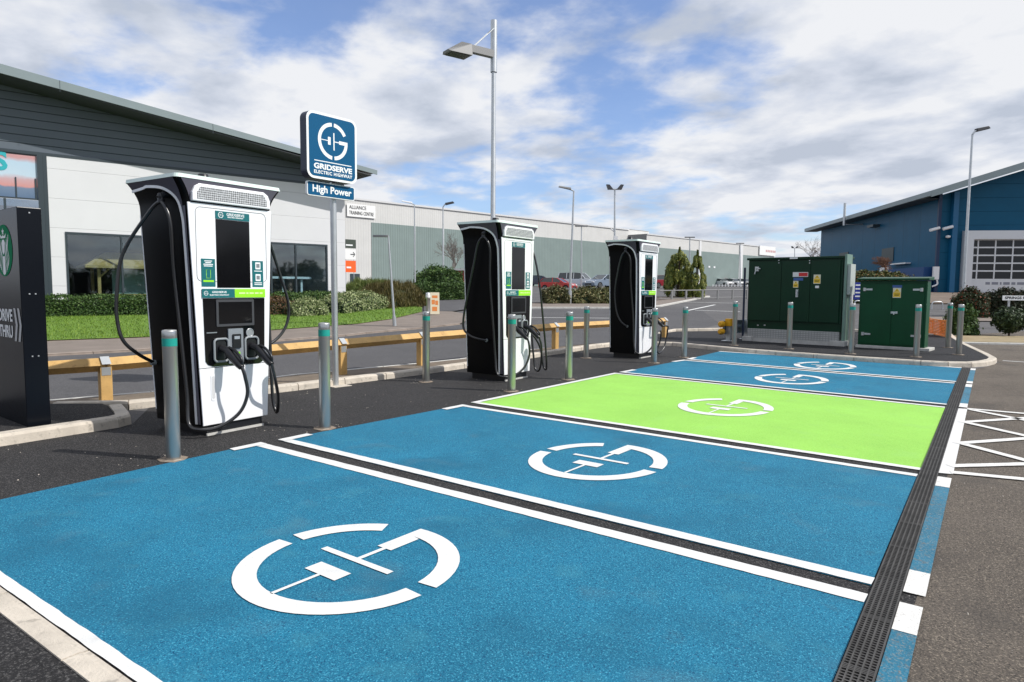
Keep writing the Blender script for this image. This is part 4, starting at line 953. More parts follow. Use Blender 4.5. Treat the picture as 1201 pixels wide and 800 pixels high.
def plate(parent, name, px0, py0, px1, py1, m, off, M=None):
    a = wl(px0, py0, off); b = wl(px1, py1, off); mb = MB(); mb.box(a.x, b.x, -off, -off+.04, b.z, a.z); return mb.build(name, m, parent), a, b
s1 = thing('wall_sign', 'white training centre sign high on the warehouse corner, right of the blue charging sign', 'sign', (wx, wy, 1.6), wang)
o, a, b = plate(s1, 'board', 407, 238.5, 440.5, 256.5, mat('sign_white', (.8, .8, .78), .5), .12)
cx = (a.x+b.x)/2; hh = a.z-b.z; mb = MB()
for tx_, f_, fs_, al in (('ALLIANCE', .24, .62, .0), ('TRAINING CENTRE', -.20, .50, 0)):
    vs, fs = text_mb(tx_, hh*.40, 1.0, .0, .01); xx0 = min(v[0] for v in vs); k = (b.x-a.x)*(.60 if tx_ == 'ALLIANCE' else .86)/(-2*xx0); vs = [(v[0]*k, v[1], v[2]) for v in vs]
    sh = -(b.x-a.x)*.13 if tx_ == 'ALLIANCE' else 0
    mb.add(place2d(vs, (cx+sh, -.14, (a.z+b.z)/2+hh*f_), (1, 0, 0), (0, 0, 1), (0, -1, 0)), fs)
mb.build('lettering', mat('sign_dark', (.08, .08, .08), .5), s1)
s2 = thing('site_sign', 'stack of dark, white and orange direction boards standing at the warehouse corner', 'sign', (wx, wy, 1.6), wang)
SO = 14.0
def sb(n, px0, py0, px1, py1, m, dz=0):
    a = wl(px0, py0, SO+dz); b = wl(px1, py1, SO+dz); mb = MB(); mb.box(a.x, b.x, -SO-dz, -SO-dz+.05, b.z, a.z); mb.build(n, m, s2); return a, b
sb('dark_board', 404.5, 280.5, 417.5, 291.5, mat('dark_green_board', (.05, .065, .05), .5)); a, b = sb('white_board', 404.5, 292, 417.5, 304.5, mat('sign_white', (.8, .8, .78), .5))
c, d_ = sb('orange_board', 404.5, 305.5, 417.5, 319.5, mat('orange_board', (.85, .12, .012), .5))
mb = MB(); mb.box(a.x+.1, a.x+.14, -SO+.05, -SO+.1, -1.3, a.z); mb.box(b.x-.2, b.x-.16, -SO+.05, -SO+.1, -1.3, a.z); mb.build('leg', galv, s2)
mb = MB(); zz = (a.z+b.z)/2; L_ = b.x-a.x; mb.box(a.x+L_*.5, a.x+L_*.85, -SO-.02, -SO-.005, zz-.04, zz+.04); mb.prism([(a.x+L_*.72, zz+.22), (a.x+L_*.78, zz+.22), (a.x+L_*.93, zz), (a.x+L_*.78, zz-.22), (a.x+L_*.72, zz-.22), (a.x+L_*.84, zz)], -SO-.02, -SO-.005, 'y'); mb.build('arrow', mat('sign_dark', (.08, .08, .08), .5), s2)
mb = MB(); mb.box(c.x+.15, c.x+L_*.55, -SO-.02, -SO-.005, d_.z+.35, d_.z+.5); mb.box(a.x+.1, a.x+L_*.7, -SO-.02, -SO-.005, a.z+.30, a.z+.42); mb.build('lettering', white_vinyl, s2)
s3 = thing('wall_sign', 'small white sign at the top far end of the warehouse, above the large green cabinet', 'sign', (wx, wy, 1.6), wang)
a = wl(891, 288, OFF+.2); b = wl(909, 300.5, OFF+.2); mb = MB(); mb.box(a.x, b.x, -OFF-.25, -OFF-.13, b.z, a.z); mb.build('board', mat('sign_white', (.8, .8, .78), .5), s3)
mb = MB(); k = a.x+(b.x-a.x)*.38
for j in range(6): mb.box(k, k+.55, -OFF-.27, -OFF-.252, (a.z+b.z)/2-.25, (a.z+b.z)/2+.2); k += .8
mb.lathe([(0, 0), (.5, 0)], c=(0, 0, 0), n=4) if False else None
mb.build('lettering', mat('pinkish_print', (.55, .3, .3), .5), s3)

# ------------------------------------------------------------------ blue building on the right
bs = 58.0; bx, by = at(1097, bs)
# front wall runs right (almost square to the camera), side wall runs back to the left
side_h = head(R(7.7)); front_h = Vector((side_h.y, -side_h.x, 0))
bang = math.atan2(front_h.y, front_h.x)                # local x along the front to the right, local y along the side wall away
z0 = zg(bx, by)
BM = Matrix.Translation((bx, by, z0)) @ Matrix.Rotation(bang, 4, 'Z'); BI = BM.inverted()
def bl(px, py, off=0.0):                               # on the front plane
    d = ray(px, py); n = side_h; p0 = Vector((bx, by, 0))-n*off; k = (p0-CP).dot(n)/d.dot(n); return BI @ (CP+d*k)
def bsd(px, py, off=0.0):                              # on the side plane
    d = ray(px, py); n = front_h; p0 = Vector((bx, by, 0))-n*off; k = (p0-CP).dot(n)/d.dot(n); return BI @ (CP+d*k)
blue_clad = ribbed('blue_cladding_vertical', (.003, .095, .19), 3.4, 1, .5, .45, var=.08, width=.012, dark=.4)
blue_front = ribbed('blue_cladding_horizontal', (.005, .095, .18), 1.15, 2, .5, .45, var=.08, width=.02, dark=.5)
t = thing('blue_building', 'dark blue industrial building with a white framed roller door at the right', 'building', (bx, by, z0), bang)
yend = bsd(962, 300).y; xr = 26.0
ze0 = bsd(1098, 226, .0).z; ze1 = bsd(962, 268, .0).z; ze = (ze0+ze1)/2
g0 = bl(1102, 224).z; g1 = bl(1201, 194).z; gs = (g1-g0)/(bl(1201, 194).x-bl(1102, 224).x)
mb = MB(); mb.box(0, .3, .3, yend, -1, ze); mb.build('side_wall', blue_clad, t)
dL, dR, dT, dB = bl(1127, 300).x, bl(1260, 300).x, bl(1140, 271).z, bl(1140, 338).z
mb = MB(); zf = lambda x: ze+gs*x+.0
mb.prism([(.0, -1), (dL, -1), (dL, zf(dL)-.2), (0, zf(0)-.2)], .0, .3, 'y'); mb.prism([(dL, dT), (dR, dT), (dR, zf(dR)-.2), (dL, zf(dL)-.2)], .0, .3, 'y'); mb.prism([(dR, -1), (xr, -1), (xr, zf(xr)-.2), (dR, zf(dR)-.2)], .0, .3, 'y')
mb.build('front_wall', blue_front, t)
mb = MB(); cx1 = bl(1112, 300).x; cx2 = bl(1118, 300).x; mb.box(cx1, cx2, -.5, -.003, -1, zf(cx1)-.25); mb.build('downpipe_column', mat('bright_blue_trim', (.006, .115, .25), .4), t)
mb = MB(); mb.box(-.12, .12, -.12, .12, -1, ze-.1); mb.build('corner_trim', mat('navy_trim', (.006, .03, .09), .45), t)
OVr = 1.6
A0 = (-OVr, ze-gs*OVr+.25)
mb = MB(); mb.prism([(-OVr, zf(-OVr)-.08), (xr, zf(xr)-.08), (xr, zf(xr)+.62), (-OVr, zf(-OVr)+.45)], -2.0, -1.9, 'y'); mb.build('verge_fascia', fascia_m, t)
mb = MB(); mb.prism([(-OVr+.02, zf(-OVr)+.24), (xr, zf(xr)+.24), (xr, zf(xr)+.34), (-OVr+.02, zf(-OVr)+.34)], -1.899, yend+1.5, 'y'); mb.build('roof', mat('roof_sheet', (.2, .22, .23), .4), t)
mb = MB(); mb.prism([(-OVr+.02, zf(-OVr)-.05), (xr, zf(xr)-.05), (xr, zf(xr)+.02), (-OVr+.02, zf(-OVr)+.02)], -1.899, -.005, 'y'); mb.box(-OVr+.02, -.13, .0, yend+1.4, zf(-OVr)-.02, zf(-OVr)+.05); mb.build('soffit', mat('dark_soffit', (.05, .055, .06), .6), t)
mb = MB(); mb.box(-OVr-.10, -OVr+.015, -2.0, yend+1.5, zf(-OVr)+.02, zf(-OVr)+.42); mb.build('gutter', fascia_m, t)
# roller door
wf = mat('white_door_frame', (.72, .73, .74), .4)
mb = MB(); fw_ = .75; mb.box(dL, dL+fw_, -.45, .2, -1, dT); mb.box(dL+fw_, dR, -.45, .2, dT-.72, dT); mb.build('door_frame', wf, t)
d0, d1 = dL+fw_, dR-.6; zt4 = dT-.73; zb4 = bl(1140, 327).z
rd = None
mb = MB(); mb.box(d0, d1, -.10, .0, dB-1, zb4); rd = mb.build('roller_door', wf, t)
mb = MB(); nx = 8; ny = 5; dxw = (bl(1177.5, 300).x-bl(1157, 300).x); gx = [d0]+[bl(1150-4, 300).x+dxw*i for i in range(0, 9)]
zz = [zb4+(zt4-zb4)*i/ny for i in range(ny+1)]
for x_ in gx[1:]:
    if x_ < d1: mb.box(x_-.05, x_+.05, -.09, -.0, zb4, zt4)
for z_ in zz[1:]: mb.box(d0, d1, -.088, -.002, z_-.06, z_+.06)
mb.build('door_bars', wf, rd)
mb = MB(); mb.box(d0, d1, -.03, -.02, zb4, zt4); mb.build('door_glass', mat('dark_door_glass', (.012, .014, .018), .12, spec=.35), rd)
def boxtext(parent, txt, x0, x1, z, hgt, y, m, bold=.01):
    vs, fs = text_mb(txt, hgt, 1, bold, .01); a = min(v[0] for v in vs); b = max(v[0] for v in vs); k = (x1-x0)/(b-a)
    vs = [((v[0]-a)*k, v[1], v[2]) for v in vs]; mb = MB(); mb.add(place2d(vs, (x0, y, z), (1, 0, 0), (0, 0, 1), (0, -1, 0)), fs); return mb.build('lettering', m, parent)
boxtext(rd, 'THIS IS NOW A FIRE EXIT DOOR', bl(1155, 332).x, bl(1216, 332).x, bl(1180, 332.3).z, .42, -.112, mat('sign_dark', (.08, .08, .08), .5)) if False else None
mb = MB(); k = bl(1155, 332).x
for wd_ in (.35, .5, .12, .5, .3, .55, .4, .15, .5, .45, .6, .35, .3): mb.box(k, k+wd_, -.112, -.101, bl(1180, 334).z, bl(1180, 331).z); k += wd_+.14
mb.build('lettering', mat('door_print_grey', (.25, .26, .3), .5), rd)
# fittings on the side wall
mb = MB(); a = bsd(1035, 292); b = bsd(1048, 306); mb.box(-.06, -.002, min(a.y, b.y), max(a.y, b.y), b.z, a.z); mb.build('vent_opening', frame_m, t); mb = MB(); a = bsd(985, 297); b = bsd(995, 304); mb.box(-.06, -.002, min(a.y, b.y), max(a.y, b.y), b.z, a.z); mb.build('vent_opening', frame_m, t)
mb = MB(); q = bsd(1013, 238); q2 = bsd(1013, 264); mb.tube([(-1.95, q.y, q2.z), (-1.95, q.y, q.z)], .14, 8); mb.tube([(-1.95, q.y, q2.z+.1), (-.01, q.y, q2.z+.1)], .08, 6); mb.build('flue', galv, t)
mb = MB(); q = bsd(1025, 266); mb.box(-.7, 0, q.y-1.6, q.y, q.z-.12, q.z+.12); mb.build('side_bracket', frame_m, t)
mb = MB()
for px, py in ((1098, 268.5), (1113.5, 267)):
    q = bl(px, py, .7); mb.tube([(q.x-.5, -.75, q.z-.12), (q.x+.3, -.6, q.z+.1)], .13, 8); mb.tube([(q.x+.2, -.6, q.z+.05), (q.x+.2, 0, q.z)], .05, 6)
q = bl(1112, 278, .3); mb.lathe([(.0, .0), (.18, .05), (.2, .2), (.0, .25)], c=(q.x, -.3, q.z-.1), n=10)
mb.build('camera_unit', white_coat, t)
mb = MB(); q = bl(1098, 321, .3); mb.box(q.x-.22, q.x+.22, -.35, -.1, q.z-.5, q.z+.6); mb.tube(sm([(q.x+.1, -.25, q.z-.5), (q.x+.15, -.25, q.z-.9), (q.x-.25, -.25, q.z-1.1)], 6), .07, 8); mb.build('meter_box', white_coat, t)
mb = MB(); a = bsd(1050, 312); b = bsd(1068, 318); mb.box(-.5, -.02, min(a.y, b.y), max(a.y, b.y), a.z+.10, a.z+.22); mb.build('ledge', white_coat, t)
mb = MB(); a = bsd(1032, 314, .8); b = bsd(1042, 317.5, .8); mb.box(-.82, -.78, min(a.y, b.y), max(a.y, b.y), b.z, a.z); mb.build('white_notice', white_coat, t)
mb = MB(); a = bsd(1045, 316); mb.box(-.85, -.1, 0.4, a.y, -1, a.z-.05); mb.build('low_annex', mat('bright_navy', (.006, .06, .20), .5), t)
# ------------------------------------------------------------------ green cabinets
cab_green = mat('cabinet_green', (.001, .030, .012), .4, spec=.3, var=.15, vscale=2.0)
cab_green2 = mat('cabinet_green_side', (.001, .032, .013), .4, spec=.3)
warn_y = mat('warning_yellow', (.85, .55, .02), .4)
def cab_frame(pl, prr, z=.095):
    a = Vector((*gp(pl[0], pl[1], z), 0)); b = Vector((*gp(prr[0], prr[1], z), 0)); d = b-a; return a, d.length, math.atan2(d.y, d.x)
def warn(parent, x, z, y=-.003, s=.09, lines=True):
    mb = MB(); mb.box(x-s*.85, x+s*.85, y-.002, y, z-s*1.15, z+s*1.15); w = mb.build('warning_label', mat('label_cream', (.75, .72, .55), .5), parent)
    mb = MB(); mb.box(x-s*.75, x+s*.75, y-.004, y-.0022, z-s*.95, z+s*.15); mb.prism([(x-s*.6, z+s*.25), (x+s*.6, z+s*.25), (x, z+s*1.05)], y-.004, y-.0022, 'y'); mb.build('yellow_print', warn_y, w)
    mb = MB(); mb.prism([(x-s*.07, z+s*.38), (x+s*.12, z+s*.62), (x, z+s*.62), (x+s*.05, z+s*.88), (x-s*.14, z+s*.56), (x-s*.02, z+s*.56)], y-.005, y-.0042, 'y')
    mb.box(x-s*.55, x+s*.55, y-.005, y-.0042, z-s*.35, z-s*.22); mb.box(x-s*.5, x+s*.45, y-.005, y-.0042, z-s*.65, z-s*.52); mb.build('black_print', black_plastic, w)
# large one
a, Lc, an = cab_frame((872, 399.5), (993, 406.5))
t = thing('electrical_cabinet', 'large dark green electrical cabinet on a pale slatted base', 'cabinet', (a.x, a.y, .095), an)
CM = Matrix.Translation((a.x, a.y, .095)) @ Matrix.Rotation(an, 4, 'Z'); CI = CM.inverted(); cn_ = Vector((math.cos(an), math.sin(an), 0)); cnn = Vector((-cn_.y, cn_.x, 0))
def cl(px, py, off=0.0, A=a):
    d = ray(px, py); p0 = A-cnn*off; k = (Vector((p0.x, p0.y, 0))-Vector((CP.x, CP.y, 0))).dot(cnn)/d.dot(cnn); return CI @ (CP+d*k)
xl = cl(877, 340).x; xr_ = cl(987.5, 340).x; zt1 = (cl(877, 301.5).z+cl(987, 301.5).z)/2; zs = (cl(879, 386.5).z+cl(985, 388.5).z)/2; zd = (cl(879, 375.5).z+cl(985, 378.5).z)/2
D = .8
mb = MB(); mb.box(xl+.03, xr_-.03, .0, D, .10, zs); bs_ = mb.build('slatted_base', mat('pale_base_mesh', (.55, .55, .53), .7, var=.1), t)
nt = MATS['pale_base_mesh'].node_tree
mb = MB()
for k in range(5): mb.box(xl+.03, xr_-.03, -.012, -.002, .11+(zs-.11)*k/4.6, .11+(zs-.11)*k/4.6+.015)
n_ = 34
for k in range(n_): xx = xl+.04+(xr_-xl-.09)*k/(n_-1); mb.box(xx-.006, xx+.006, -.014, -.0125, .10, zs)
mb.build('grille', mat('grille_grey', (.33, .33, .32), .6), bs_)
mb = MB(); mb.box(0.0, .26, -.12, .2, 0, .13); mb.build('concrete_block', conc_light, t, bevel=.012)
mb = MB(); mb.box(Lc-.36, Lc-.02, -.14, .3, 0, .13); mb.build('concrete_block', conc_light, t, bevel=.012)
mb = MB(); mb.box(.262, Lc-.362, -.05, D, 0, .098); mb.build('concrete_plinth', conc_light, t)
mb = MB(); mb.box(xl, xr_, .06, D, zs+.001, zd-.02); mb.build('skirt', cab_green, t)
mb = MB(); mb.box(xl, xr_, .03, D, zd-.02, zt1-.06); cb_ = mb.build('body', cab_green2, t)
mb = MB(); mb.box(xl-.04, xr_+.03, -.03, D+.05, zt1-.058, zt1); mb.build('lid', cab_green, t, bevel=.008)
mid = (cl(921, 340).x+cl(925, 340).x)/2; xd = (xl+.05, cl(916, 340).x, cl(950, 340).x, xr_-.05)
for i in range(3):
    mb = MB(); mb.box(xd[i]+.004, xd[i+1]-.004, -.012, .028, zd, zt1-.10); dr = mb.build('door', cab_green, t, bevel=.004)
    if i == 1:
        mb = MB(); xx = cl(935, 345).x; zz = cl(935, 344).z; mb.box(xx-.03, xx+.03, -.03, -.0125, zz-.10, zz+.10); mb.tube([(xx, -.03, zz+.05), (xx, -.07, zz+.05), (xx, -.07, zz-.08)], .012, 6); mb.build('handle', galv, dr)
mb = MB(); q = cl(888.5, 315.5); mb.box(q.x-.05, q.x+.05, -.05, -.013, q.z-.06, q.z+.06); mb.tube([(q.x-.02, -.05, q.z+.02), (q.x+.10, -.06, q.z-.0)], .02, 6); mb.tube([(q.x-.02, -.05, q.z), (q.x-.05, -.06, q.z-.14)], .015, 6); mb.build('lock', galv, t)
mb = MB()
for px, py in ((914, 305.5), (950, 305.8), (914, 308.5), (950, 308.5)): q = cl(px, py); mb.lathe([(.018, 0), (.018, .01)], c=(q.x, -.02, q.z), n=8); mb.box(q.x-.012, q.x+.012, -.034, -.013, q.z-.012, q.z+.012)
for px in (888, 896): q = cl(px, 381.5); mb.box(q.x-.02, q.x+.02, .04, .059, q.z-.015, q.z+.015)
mb.build('bolt_head', galv, t)
mb = MB(); q = cl(931.5, 302); mb.box(q.x-.10, q.x+.10, -.036, -.031, zt1-.05, zt1-.012); mb.build('name_plate', white_coat, t)
q = cl(939, 322); mb = MB(); mb.box(q.x-.19, q.x+.19, -.016, -.013, q.z-.06, q.z+.06); dgl = mb.build('danger_label', mat('label_white', (.75, .75, .73), .5), t)
mb = MB(); mb.box(q.x-.04, q.x+.18, -.018, -.0165, q.z-.045, q.z+.045); mb.build('red_print', mat('label_red', (.60, .03, .03), .5), dgl)
q2 = cl(936.5, 327.5); mb = MB(); mb.box(q2.x-.12, q2.x+.12, -.016, -.013, q2.z-.035, q2.z+.035); mb.build('blue_label', mat('label_blue', (.05, .12, .35), .5), t)
q = cl(933.5, 333.5); warn(t, q.x, q.z, -.0125, .075); q = cl(958.5, 327.5); warn(t, q.x, q.z, -.0125, .10)
mb = MB(); q = cl(958.5, 336.5); mb.lathe([(0, 0), (.045, 0)], n=12) if False else mb.box(q.x-.045, q.x+.045, -.016, -.013, q.z-.03, q.z+.03); mb.build('round_label', white_vinyl, t)
mb = MB(); q = cl(876, 360).x; mb.tube([(q-.08, -.02, 0), (q-.08, -.02, cl(876, 314).z)], .03, 8); mb.build('earth_post', mat('dark_navy_post', (.01, .02, .05), .5), t)
mb = MB(); mb.box(xr_+.035, xr_+.09, .0, .45, .02, zt1+.04); mb.build('side_channel', mat('pale_green_steel', (.17, .27, .22), .45, .2), t)
mb = MB(); mb.box(xr_+.095, xr_+.17, .05, .45, zt1-.95, zt1-.20); mb.build('meter_case', mat('pale_grey_case', (.42, .46, .43), .45), t)
mb = MB(); mb.tube([(xr_+.13, .25, .02), (xr_+.13, .25, zt1-.95)], .03, 8); mb.build('conduit', galv, t)
# small one
a2, L2, an2 = cab_frame((1003.5, 407.5), (1090, 412.6))
t = thing('electrical_cabinet', 'smaller, brighter green two-door electrical cabinet on a thin concrete slab', 'cabinet', (a2.x, a2.y, .095), an2)
CM = Matrix.Translation((a2.x, a2.y, .095)) @ Matrix.Rotation(an2, 4, 'Z'); CI = CM.inverted(); cn_ = Vector((math.cos(an2), math.sin(an2), 0)); cnn = Vector((-cn_.y, cn_.x, 0))
c2 = lambda px, py: cl(px, py, 0, a2)
g2 = mat('small_cabinet_green', (.001, .058, .020), .4, spec=.3, var=.15, vscale=2.5)
xl = c2(1006.5, 370).x; xr_ = c2(1085.5, 370).x; zt1 = (c2(1008, 325.5).z+c2(1088, 325.5).z)/2; D = .42; zb = .07
mb = MB(); mb.box(0, L2, -.03, D+.15, 0, zb); mb.build('concrete_slab', conc_light, t, bevel=.01)
mb = MB(); mb.box(xl, xr_, .06, D, zb+.001, zt1-.07); mb.build('body', g2, t, bevel=.006)
mb = MB(); mb.prism([(-.06, zt1-.06), (-.06, zt1-.02), (D+.06, zt1+.02), (D+.06, zt1-.06)], xl-.05, xr_+.05, 'x'); mb.build('canopy_lid', g2, t, bevel=.006)
mb = MB(); mb.prism([(-.062, zt1-.058), (-.068, zt1-.012), (-.062, zt1-.012)], xl-.05, xr_+.05, 'x'); 
xm = (xl+xr_)/2
for i, (p, q) in enumerate(((xl+.05, xm-.003), (xm+.003, xr_-.05))):
    mb = MB(); mb.box(p, q, .035, .058, zb+.05, zt1-.14); dr = mb.build('door', g2, t, bevel=.004)
    hx = xl+.11 if i == 0 else xr_-.11
    for zz in (zt1-.28, .34):
        mb = MB(); s_ = 1 if i == 0 else -1; mb.box(min(hx, hx+s_*.17), max(hx, hx+s_*.17), .018, .034, zz-.022, zz+.022); mb.lathe([(.035, -.04), (.035, .04)], c=(hx, .025, zz), n=10); mb.build('hinge', galv, dr)
mb = MB(); q = c2(1048.5, 366.7); mb.box(q.x-.07, q.x+.07, .0, .034, q.z-.025, q.z+.025); mb.tube([(q.x, .0, q.z), (q.x, -.02, q.z-.05)], .012, 6); mb.build('lock', galv, t)
q = c2(1051.5, 343.5); warn(t, q.x, q.z, .034, .10)
q = c2(1052, 336); mb = MB(); mb.box(q.x-.10, q.x+.10, .031, .034, q.z-.03, q.z+.03); mb.build('blue_label', mat('label_blue', (.05, .12, .35), .5), t)

# blue site board on a white pole between the cabinets
x, y = gp(998.5, 396, .095); x, y = at(999.5, 19.0)
t = thing('blue_notice', 'small blue board with white lines on a white pole between the two green cabinets', 'sign', (x, y, .0), math.atan2(NR.y, NR.x))
mb = MB(); mb.tube([(0, 0, 0), (0, 0, 1.72)], .03, 10); mb.build('pole', white_coat, t)
mb = MB(); mb.box(.05, .30, -.02, .02, 1.22, 1.70); bd = mb.build('board', mat('vivid_blue', (.01, .03, .30), .4), t)
mb = MB()
for k in range(4): mb.box(.08, .27, -.024, -.021, 1.29+k*.105, 1.33+k*.105)
mb.build('lettering', white_vinyl, bd)
# orange mesh barrier
A_ = gp(1089, 391.5, .095); B_ = gp(1109.5, 396, .095); d = Vector((B_[0]-A_[0], B_[1]-A_[1], 0)); 
t = thing('mesh_barrier', 'orange plastic mesh barrier low behind the right end of the small green cabinet', 'barrier', (A_[0], A_[1], .095), math.atan2(d.y, d.x))
om = mat('orange_mesh', (.85, .24, .01), .5, var=.15, vscale=9)
mb = MB(); n_ = 14
for k in range(n_+1):
    x = d.length*k/n_; mb.box(x-.012, x+.012, -.004+.02*math.sin(k), .004+.02*math.sin(k), .02, .50)
for k in range(11): mb.box(0, d.length, -.02, .02, .02+.046*k, .045+.046*k)
mb.build('mesh', om, t)
mb = MB(); mb.box(-.02, .02, -.02, .02, 0, .54); mb.box(d.length-.02, d.length+.02, -.02, .02, 0, .54); mb.build('stake', pine, t)

# ------------------------------------------------------------------ small street things
def hoop(px0, px1, py, hpx, label, group='galvanised hoop barriers', base=None):
    s0 = dep(*gt((px0+px1)/2, py)); a = Vector((*at(px0, s0), 0)); b = Vector((*at(px1, s0), 0)); h = hpx*s0/F; d = b-a
    t = thing('hoop_barrier', label, 'barrier', (a.x, a.y, zg(a.x, a.y)), math.atan2(d.y, d.x), group)
    L_ = d.length; r = min(.25, L_*.25)
    mb = MB(); mb.tube([(0, 0, -.05), (0, 0, h-r)]+[(r-r*math.cos(R(a_)), 0, h-r+r*math.sin(R(a_))) for a_ in (30, 60, 90)]+[(L_-r+r*math.sin(R(a_)), 0, h-r+r*math.cos(R(a_))) for a_ in (0, 30, 60, 90)]+[(L_, 0, -.05)], .03, 8)
    mb.build('tube', galv, t)
hoop(674.5, 694, 355, 11.5, 'hoop barrier in front of the shrubs, between the leaning lamp and the farthest charger')
hoop(1094, 1106.5, 363, 9, 'hoop barrier just right of the small green cabinet')
hoop(1003.5, 1011, 366, 13, 'hoop barrier glimpsed between the two green cabinets')
# metal railings in front of the conifers
a = Vector((*gt(773, 352.5), 0)); b = Vector((*gt(878, 350.5), 0)); sA = dep(a.x, a.y); d = b-a
t = thing('metal_railing', 'long low galvanised railing in front of the two conifers', 'railing', (a.x, a.y, 0), math.atan2(d.y, d.x))
hs = 11.5*sA/F; L_ = d.length
mb = MB(); za, zb_ = zg(a.x, a.y), zg(b.x, b.y); mb.tube([(0, 0, za+hs), (L_, 0, zb_+hs)], .035, 6); mb.tube([(0, 0, za+hs*.2), (L_, 0, zb_+hs*.2)], .022, 6); mb.build('rail', lamp_head_m, t)
for px in (787, 803, 822, 840, 858, 876):
    k = (px-773)/105; mb = MB(); mb.box(L_*k-.05, L_*k+.05, -.04, .04, za+(zb_-za)*k-.1, za+(zb_-za)*k+hs+.02); mb.build('post', lamp_head_m, t)
# pavement board and post
x, y = gt(510, 370.5); s_ = dep(x, y)
t = thing('pavement_board', 'small cream pavement board with orange print at the lawn tip beside a grey post', 'sign', (x, y, zg(x, y)+.05), math.atan2(NR.y, NR.x)+R(8))
hh = 26*s_/F; ww = 10.5*s_/F
for sg in (1, -1):
    mb = MB(); mb.add([(-ww/2, -.22*sg, 0.03), (ww/2, -.22*sg, .03), (ww/2, -.02*sg, hh), (-ww/2, -.02*sg, hh), (-ww/2, -.20*sg, 0.03), (ww/2, -.20*sg, .03), (ww/2, .0, hh), (-ww/2, .0, hh)], [(0, 1, 2, 3), (7, 6, 5, 4), (0, 4, 5, 1), (1, 5, 6, 2), (2, 6, 7, 3), (3, 7, 4, 0)])
    pn = mb.build('panel', mat('board_cream', (.72, .64, .46), .5), t)
    if sg == 1:
        mb = MB()
        def pt(u_, v_, e=.004): return (-ww/2+ww*u_, -.22+.20*v_-e, .03+(hh-.03)*v_)
        for (u0, u1, v0, v1) in ((.2, .8, .74, .86), (.15, .5, .45, .66), (.55, .85, .42, .62), (.2, .75, .14, .34)):
            mb.add([pt(u0, v0), pt(u1, v0), pt(u1, v1), pt(u0, v1)], [(0, 1, 2, 3)])
        mb.build('orange_print', mat('board_orange', (.70, .22, .05), .5), pn)
x, y = gt(502, 369); s_ = dep(x, y)
t = thing('marker_post', 'short grey marker post directly left of the cream pavement board', 'post', (x, y, zg(x, y)+.05))
h = 24*s_/F; mb = MB(); mb.lathe([(.07, 0), (.07, h-.28), (.10, h-.27), (.10, h), (.0, h+.02)], n=12); mb.build('post_tube', galv, t)
mb = MB(); mb.lathe([(.102, h-.20), (.102, h-.08)], n=12); mb.build('reflector', white_vinyl, t)
# street name plate
x, y = at(1189, 24.0); z0 = zg(x, y); s_ = 24
zc = at(1189, s_, 349.5)[2]; ww = 32*s_/F
t = thing('street_name_plate', 'white street name plate on a post above the round shrub at the right edge', 'sign', (x, y, z0), math.atan2(NR.y, NR.x))
hp = zc-z0
mb = MB(); mb.box(-.03-.12, .03-.12, .012, .05, 0, hp+.08); mb.box(.65, .71, .012, .05, 0, hp+.08); mb.build('post', galv, t)
mb = MB(); mb.box(-.38, .86, -.01, .01, hp-.085, hp+.085); pl_ = mb.build('plate', white_vinyl, t)
vs, fs = text_mb('SPRINGS ROAD', .13, 1.0, .003, .001); xx = min(v[0] for v in vs); k = 1.08/(-2*xx); vs = [(v[0]*k, v[1], v[2]) for v in vs]; mb = MB(); mb.add(place2d(vs, (.24, -.012, hp), (1, 0, 0), (0, 0, 1), (0, -1, 0)), fs); mb.build('lettering', black_plastic, pl_)

